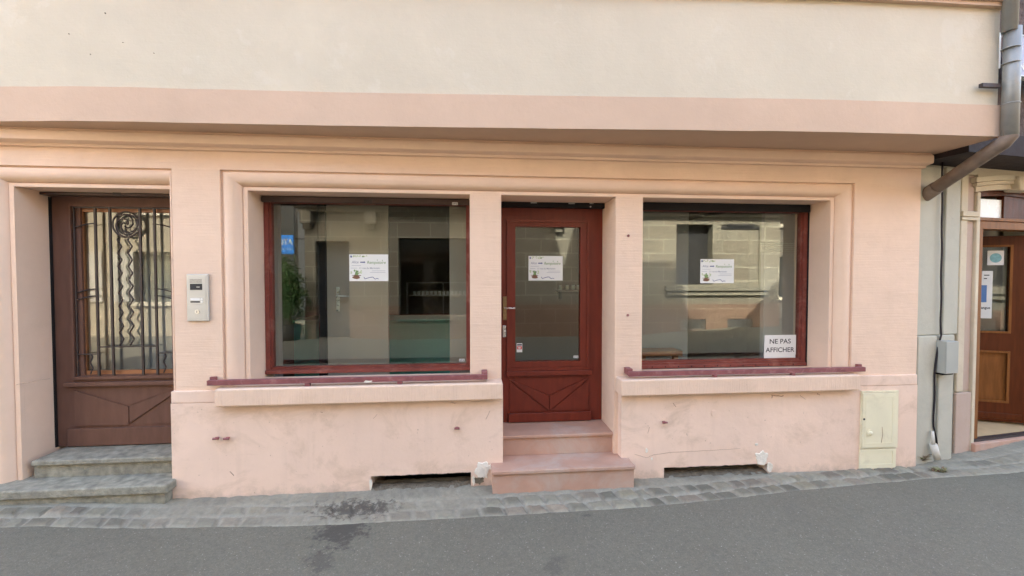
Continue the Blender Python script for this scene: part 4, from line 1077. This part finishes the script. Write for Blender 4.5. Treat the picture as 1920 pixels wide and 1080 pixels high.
# ---- cable, junction box, conduit
jx0, jx1 = ns(1771, 670, -.16), ns(1793, 670, -.16); jz0, jz1 = nz(1772, 701, -.16), nz(1772, 640, -.16)
t = thing('junction_box', 'grey plastic junction box on the neighbouring pilaster', 'box', tuple(NB.w((jx0+jx1)/2, -.16, jz0)))
MB().box(jx0, jx1-.0, -.17, -.0705, jz0, jz1, NM).build('housing', M['plastic'], t, bevel=.006)
MB().box(jx0-.004, jx1-.0, -.178, -.171, jz0+.004, jz1-.004, NM).build('cover', M['plastic'], t, bevel=.004)
MB().box(jx0+.0, jx1-.02, -.15, -.08, jz0-.016, jz0-.001, NM).build('cable_gland', M['dark'], t)
def cablepts(l, off=-.1):
    out = []
    for i in range(len(l)-1):
        for k in range(6):
            tt = k/6; px = l[i][0]*(1-tt)+l[i+1][0]*tt; py = l[i][1]*(1-tt)+l[i+1][1]*tt
            a_, z_ = NB.p(px+.6*math.sin(py*.07), py, off); out.append(NB.w(a_, off, z_))
    return out
t = MB().tube(cablepts([(1767, 300), (1766, 440), (1765, 520), (1764, 600), (1765, 628), (1758, 650), (1753, 700), (1751, 780), (1751, 800), (1755, 822), (1757, 838)]), .008, 7).build('black_cable', M['cable'])
tag(t, 'thin black cable running down the neighbouring pilasters', 'cable')
for py in (470, 595): 
    a_, z_ = NB.p(1765, py, -.1); MB().box(a_-.014, a_+.02, -.11, -.0705, z_-.004, z_+.004, NM)
p0 = NB.w(*[ (NB.p(1750, 835, -.13)[0]), -.13, NB.p(1750, 833, -.13)[1]]); p1 = NB.w(NB.p(1758, 860, -.14)[0], -.14, NB.p(1757, 861, -.14)[1])
t = thing('conduit_pipe', 'short pale conduit where the black cable enters the pavement', 'pipe', tuple(p1))
MB().cyl(p0, p1, .030, 14).build('sleeve', M['conduit'], t)
p2 = NB.w(NB.p(1748, 806, -.11)[0], -.11, NB.p(1748, 808, -.11)[1]); MB().cyl(p2, p0, .014, 12).build('inner_tube', M['conduit'], t)
# ---- downpipe
def wp(px, py, y): x, z = P(px, py, y); return Vector((x, y, z))
A = wp(1885, -160, -.62); B = wp(1893, 60, -.62); C = wp(1897, 120, -.62); D = wp(1893, 255, -.62)
t = thing('downpipe', 'weathered zinc downpipe bending under the overhang at the right corner', 'downpipe', tuple(D))
top = Vector((B.x, B.y, 9.0))
MB().cyl(Vector((B.x, B.y, B.z)), top, .048, 24).build('upper_pipe', M['zinc'], t)
MB().cyl(D, Vector((C.x, C.y, B.z+.03)), .052, 24).build('lower_pipe', M['zinc'], t)
for py in (92, 120, 196):
    c = wp(1895, py, -.62); MB().cyl(c, c+Vector((0, 0, .008)), .056, 24).build('pipe_ring', M['zinc'], t)
E = wp(1735, 366, .06)
J = D+Vector((0, 0, -.02))
MB().tube([D+Vector((0,0,.06)), D+Vector((.002,0,.0)), J+(E-J)*.06, J+(E-J)*.5, E], [.052, .054, .056, .056, .056], 24).build('diagonal_pipe', M['rust'], t)
MB().tube([E+(J-E)*.16, E, E+(E-J)*.12], [.062, .062, .062], 24).build('end_collar', M['rust'], t)
MB().box(D.x-.23, D.x-.06, -.60, -.57, wp(1870, 140, -.6).z-.10, wp(1870, 140, -.6).z-.07).build('wall_bracket', M['iron'], t)
# rubble debris and weeds at the corner
def clump(x, y, n, h, spread, name, label, cat, mats, seed):
    r = random.Random(seed); t = thing(name, label, cat, (x, y, hgt(x)))
    for mk, share in mats:
        m = MB()
        for i in range(int(n*share)):
            a = r.uniform(0, 6.28); d = spread*math.sqrt(r.random()); bx, by = x+d*math.cos(a)*1.7, y+d*math.sin(a); z = hgt(bx)
            hh = h*r.uniform(.4, 1); la = r.uniform(0, 6.28); lean = r.uniform(.3, 1.3)*hh; w = r.uniform(.003, .007)
            dx, dy = math.cos(la), math.sin(la); nx, ny = -dy*w, dx*w
            p0 = (bx-nx, by-ny, z); p1 = (bx+nx, by+ny, z); m1 = (bx+dx*lean*.4+nx*1.6, by+dy*lean*.4+ny*1.6, z+hh*.7); m0 = (bx+dx*lean*.4-nx*1.6, by+dy*lean*.4-ny*1.6, z+hh*.7)
            e = (bx+dx*lean, by+dy*lean, z+hh*.8)
            m.add([p0, p1, m1, m0, e], [(0,1,2,3), (3,2,4)])
        m.build('leaves', M[mk], t)
gx, gy = gp(1764, 888); clump(gx, gy+.02, 120, .045, .035, 'weed_clump', 'low green weed at the corner joint of the paving', 'weed', (('weed', .75), ('dryleaf', .25)), 4)
gx, gy = gp(1722, 868); clump(gx, gy, 130, .12, .03, 'dry_plant', 'dry brown plant stems in the gap between the two houses', 'plant', (('dryleaf', .8), ('weed', .2)), 5)

# ------------------------------------------------------------------ OPPOSITE SIDE (seen in the window reflections)
VY = 2*(WY+.045)+ -(-8.25)        # virtual plane of the opposite facade
OY = -8.25
def V(px, py): return P(px, py, VY)
opp = thing('stone_building', 'stone block building across the street, mirrored in the shop windows', 'building', (0, OY, 0))
cxL = V(572, 540)[0]
hol = []
wa = (V(1268, 480)[0], V(1336, 480)[0]); zA, zB = V(1330, 534)[1], V(1330, 421)[1]
wb = (V(1352, 480)[0], V(1424, 480)[0])
sh = (V(747, 520)[0], V(905, 520)[0]); sz0, sz1 = V(800, 592)[1], V(800, 446)[1]
en = (V(592, 520)[0], V(655, 520)[0]); ez1 = V(610, 452)[1]
v_a = (V(1275, 607)[0], V(1323, 607)[0]); v_b = (V(1363, 607)[0], V(1410, 607)[0]); vz0, vz1 = V(1340, 618)[1], V(1340, 598)[1]
holes = [(wa[0], wa[1], zA, zB), (wb[0], wb[1], zA, zB), (sh[0], sh[1], sz0, sz1), (en[0], en[1], -1, ez1), (v_a[0], v_a[1], vz0, vz1), (v_b[0], v_b[1], vz0, vz1)]
for k in range(4): holes.append((-3.6+k*3.1, -2.4+k*3.1, 5.1, 6.9))
zp = V(1340, 570)[1]; OH = 7.2
m = MB(); XR = V(1462, 480)[0]
m = MB(); holes_wall(m, cxL, XR, zp, OH, OY-.4, OY, holes); m.build('wall', M['ashlar'], opp)
m = MB(); holes_wall(m, cxL, XR, -.2, zp-.001, OY-.4, OY+.03, holes); m.build('plinth', M['ashlar_d'], opp)
def ow(x0, x1, z0, z1, d, mk, name, par=None): return MB().box(x0, x1, OY-d, OY-d+.05, z0, z1).build(name, M[mk], par or opp)
ow(wa[0], wa[1], zA, zB, .34, 'ink', 'window'); ow(wb[0], wb[1], zA, zB, .09, 'ashlar', 'blind_window')
MB().box(wb[0]+.2, wb[1]-.2, OY-.08, OY+.03, zB-.05, zB+.03).box(wb[0]-.0, wb[1]+.0, OY-.039, OY-.001, zB-.12, zB-.051).build('lintel_shutter', M['ink'], opp)
MB().box(V(1245, 545)[0], V(1443, 545)[0], OY-.1, OY+.16, V(1340, 545)[1], V(1340, 536)[1]).box(V(1249, 545)[0], V(1438, 545)[0], OY-.1, OY+.10, V(1340, 553)[1], V(1340, 546)[1]).build('window_sill', M['ashlar'], opp)
for va in (v_a, v_b):
    MB().box(va[0]-.05, va[1]+.05, OY-.32, OY-.28, vz0-.05, vz1+.05).build('cellar_back', M['dark'], opp)
    m = MB(); w = va[1]-va[0]; h = vz1-vz0
    for i in range(-4, 13):
        for sg in (1, -1):
            xa = va[0]+i*w/9; pts = (xa, vz0) if sg > 0 else (xa, vz1); pe = (xa+h*1.3, vz1) if sg > 0 else (xa+h*1.3, vz0)
            if pts[0] < va[0]: f = (va[0]-pts[0])/(pe[0]-pts[0]); pts = (va[0], pts[1]+(pe[1]-pts[1])*f)
            if pe[0] > va[1] and pts[0] < va[1]: f = (va[1]-pts[0])/(pe[0]-pts[0]); pe = (va[1], pts[1]+(pe[1]-pts[1])*f)
            if pts[0] < va[1]-.01: strip(m, pts, pe, .016, OY-.02-(.011 if sg > 0 else 0), OY-.01-(.011 if sg > 0 else 0))
    m.build('vent_grille', M['silver'], opp)
ow(sh[0], sh[1], sz0, sz1, .3, 'glass2', 'shop_window')
MB().box(sh[0]-.5, sh[1]+.5, OY-2.5, OY-2.4, 0, 4).box(sh[0]-.5, sh[0]-.45, OY-2.4, OY-.4, 0, 4).box(sh[1]+.45, sh[1]+.5, OY-2.4, OY-.4, 0, 4).box(sh[0]-.5, sh[1]+.5, OY-2.4, OY-.4, 3.3, 3.4).build('shop_interior', M['int_dark'], opp)
m = MB()
for z in (1.25, 1.65): m.box(sh[0]+.1, sh[1]-.1, OY-1.1, OY-.8, z, z+.025)
for k in range(3): m.box(sh[0]+.1+k*(sh[1]-sh[0]-.22)/2, sh[0]+.12+k*(sh[1]-sh[0]-.22)/2, OY-1.1, OY-.8, .4, 1.68)
m.build('display_shelf', M['silver'], opp)
m = MB()
for i in range(14):
    m.box(sh[0]+.3+i*.13, sh[0]+.38+i*.13, OY-.98, OY-.9, 1.276, 1.40)
m.build('goods', M['white'], opp)
MB().box(sh[0]-.1, sh[1]+.1, OY-.1, OY+.12, sz0-.13, sz0-.002).build('window_sill', M['ashlar'], opp)
ow(en[0], en[1], -.1, ez1, .35, 'ink', 'entrance_door')
# moulded cornice over the ground floor with brackets
zk = V(650, 398)[1]
MB().box(cxL-.12, XR, OY+.0005, OY+.14, zk, zk+.10).box(cxL-.2, XR, OY+.0005, OY+.26, zk+.101, zk+.22).box(cxL-.28, XR, OY+.0005, OY+.36, zk+.221, zk+.32).build('cornice', M['ashlar'], opp)
for x in (cxL+.1, V(697, 400)[0], 2.6): MB().box(x-.15, x+.15, OY+.0005, OY+.22, zk-.35, zk-.001).box(x-.1, x+.1, OY+.0005, OY+.14, zk-.5, zk-.351).build('bracket', M['ashlar'], opp)
for k in range(4): ow(-3.6+k*3.1, -2.4+k*3.1, 5.1, 6.9, .2, 'glass2', 'window')
MB().box(cxL+.001, XR, OY-7, OY-.4005, -.2, 8.2).build('rear_block', M['ashlar'], opp) if False else None
MB().box(cxL+.001, XR-.01, OY-7, OY-2.6, -.2, OH-.01).box(cxL+.001, cxL+.3, OY-2.6, OY-.401, -.2, OH-.01).box(cxL+.301, XR-.1, OY-2.6, OY-.401, 3.5, OH-.01).build('rear_block', M['ashlar'], opp)
m = MB(); m.add([(cxL-.3, OY+.4, OH), (XR, OY+.4, OH), (XR, OY-7.2, OH), (cxL-.3, OY-7.2, OH), (cxL-.3, OY-3.4, OH+2.3), (XR, OY-3.4, OH+2.3)], [(0,1,5,4), (2,3,4,5), (0,4,3), (1,2,5), (0,3,2,1)]); m.build('roof', M['roof'], opp)
# blue shop sign across the street: real lettering, seen mirrored
xa, za = P(524, 476, VY+.8); xb, zb = P(550, 441, VY+.8); sy = OY-.8
t = thing('blue_sign', 'blue shop sign on a bracket, mirrored in the left shop window', 'sign', ((xa+xb)/2, sy, za))
xa -= .12
MB().box(xa, xb, sy-.06, sy, za, zb).build('panel', M['signblue'], t)
m = MB(); RX = Matrix.Translation(Vector((xb, sy+.004, za))) @ Matrix.Rotation(math.pi, 4, 'Z')
text_into(m, 'ATOL', .03, (zb-za)*.5, 0, (zb-za)*.30, (xb-xa)*1.0, .02, Mx=RX); text_into(m, 'LES OPTICIENS', .03, (zb-za)*.22, 0, (zb-za)*.09, (xb-xa)*.9, .01, Mx=RX)
m.build('lettering', M['white'], t)
MB().box(xb, cxL+.02, sy-.04, sy-.02, zb-.12, zb-.09).build('bracket', M['iron'], t)
# houses down the side street
def house(name, label, x0, x1, y0, y1, h, mk, rows, cols, shut=True):
    t = thing(name, label, 'building', ((x0+x1)/2, y1, 0)); hs = []
    w = (x1-x0)/cols
    for r in range(rows):
        for c in range(cols): hs.append((x0+w*(c+.28), x0+w*(c+.72), 1.1+r*2.7, 2.6+r*2.7))
    m = MB(); holes_wall(m, x0, x1, -.2, h, y1-.3, y1, hs); m.build('wall', M[mk], t)
    MB().box(x0+.001, x1-.001, y0, y1-.301, -.2, h-.01).build('rear_block', M[mk], t)
    for (a, b, c, d) in hs:
        f = MB().box(a, b, y1-.2, y1-.16, c, d).build('window', M['glass2'], t)
        if shut:
            g = (b-a)*.5
            MB().box(a-g, a-.01, y1+.001, y1+.05, c, d).box(b+.01, b+g, y1+.001, y1+.05, c, d).build('shutters', M['shut_w'], f)
        MB().box(a-.1, b+.1, y1+.0005, y1+.1, c-.12, c-.002).build('sill', M['render3'], f)
    ym = (y0+y1)/2
    m = MB(); m.add([(x0-.3, y1+.4, h), (x1+.3, y1+.4, h), (x1+.3, y0-.2, h), (x0-.3, y0-.2, h), (x0-.3, ym, h+2.6), (x1+.3, ym, h+2.6)], [(0,1,5,4), (2,3,4,5), (0,4,3), (1,2,5), (0,3,2,1)]); m.build('roof', M['roof'], t)
house('render_house', 'ochre rendered house with white shutters across the street at the left', -16, -8.2, -16, -9.2, 7.2, 'render2', 2, 3)
house('render_house', 'salmon house closing the side street, far behind the corner', -13, -3.5, -34, -27, 7.5, 'render4', 3, 3)
house('render_house', 'white rendered house standing along the side street', -12, -8.6, -26.5, -17.5, 6.5, 'render3', 2, 2)
house('slate_house', 'dark slate-clad house set back beside the stone building', XR+.02, 20, -16, -10.5, 6.0, 'slate', 2, 4, False)
# shrubs in a planter at the corner
def shrub(x, y, h, r, seed, label):
    rr = random.Random(seed); t = thing('potted_shrub', label, 'plant', (x, y, 0))
    MB().cyl((x, y, .0), (x, y, .5), .24, 18, r1=.32).build('pot', M['pot'], t)
    MB().tube([(x, y, .45), (x+.05, y, h*.6), (x, y, h*.85)], [.03, .025, .012], 7).build('stem', M['dryleaf'], t)
    m = MB()
    for i in range(2200):
        a, b = rr.uniform(0, 6.28), math.acos(rr.uniform(-1, 1)); q = rr.random()**.5*(1+.35*math.sin(a*3+seed)*math.sin(b*4))
        c = Vector((x+r*q*math.sin(b)*math.cos(a), y+r*q*math.sin(b)*math.sin(a), h*.62+h*.42*q*math.cos(b)))
        u = Vector((rr.gauss(0,1), rr.gauss(0,1), rr.gauss(0,1))).normalized(); v = u.orthogonal().normalized(); s = rr.uniform(.03, .06)
        m.add([c-u*s, c+v*s*.5, c+u*s, c-v*s*.5], [(0,1,2,3)])
    m.build('foliage', M['leaf'], t)
x = V(548, 560)[0]; shrub(x, OY+.2, 2.1, .52, 3, 'leafy shrub in a pot at the stone building corner, seen as a reflection')
x = P(533, 560, VY+1.5)[0]; shrub(x, OY-1.5, 2.5, .45, 8, 'taller leafy shrub in a pot behind the first, seen as a reflection')

# ------------------------------------------------------------------ light
SV = Vector((-2.15/8.75, 1, .905)).normalized()         # towards the sun: behind the shopfront, over its roof
el = math.asin(SV.z); az_ = math.atan2(SV.x, SV.y)
ld = bpy.data.lights.new('sun', 'SUN'); lo = bpy.data.objects.new('sun', ld); COL.objects.link(lo)
ld.energy = 2.0; ld.angle = R(.5); ld.color = (1, .93, .82); lo.rotation_euler = (-SV).to_track_quat('-Z', 'Y').to_euler(); lo.location = (0, 0, 20)
wd = bpy.data.worlds.new('World'); sc.world = wd; wd.use_nodes = True; nt = wd.node_tree
bg = nt.nodes.get('Background') or nt.nodes.new('ShaderNodeBackground')
sky = nt.nodes.new('ShaderNodeTexSky'); sky.sky_type = 'NISHITA'; sky.sun_disc = False; sky.sun_elevation = el; sky.sun_rotation = az_
sky.air_density = .75; sky.dust_density = 4.0; sky.ozone_density = 1.0
wt = nt.nodes.new('ShaderNodeMix'); wt.data_type = 'RGBA'; wt.blend_type = 'MULTIPLY'; wt.inputs[0].default_value = 1; wt.inputs[7].default_value = (1.10, .99, .84, 1)   # warm tint laid on the sky colour as white balance
nt.links.new(sky.outputs[0], wt.inputs[6]); nt.links.new(wt.outputs[2], bg.inputs[0]); bg.inputs[1].default_value = .15
sc.view_settings.view_transform = 'Standard'; sc.view_settings.look = 'None'; sc.view_settings.gamma = 1
sc.view_settings.exposure = 3.82
sc.cycles.max_bounces = 10; sc.cycles.diffuse_bounces = 5; sc.cycles.glossy_bounces = 5; sc.cycles.transparent_max_bounces = 12
sc.cycles.use_denoising = True; sc.cycles.sample_clamp_indirect = 6
try: sc.cycles.caustics_reflective = False; sc.cycles.caustics_refractive = False
except Exception: pass
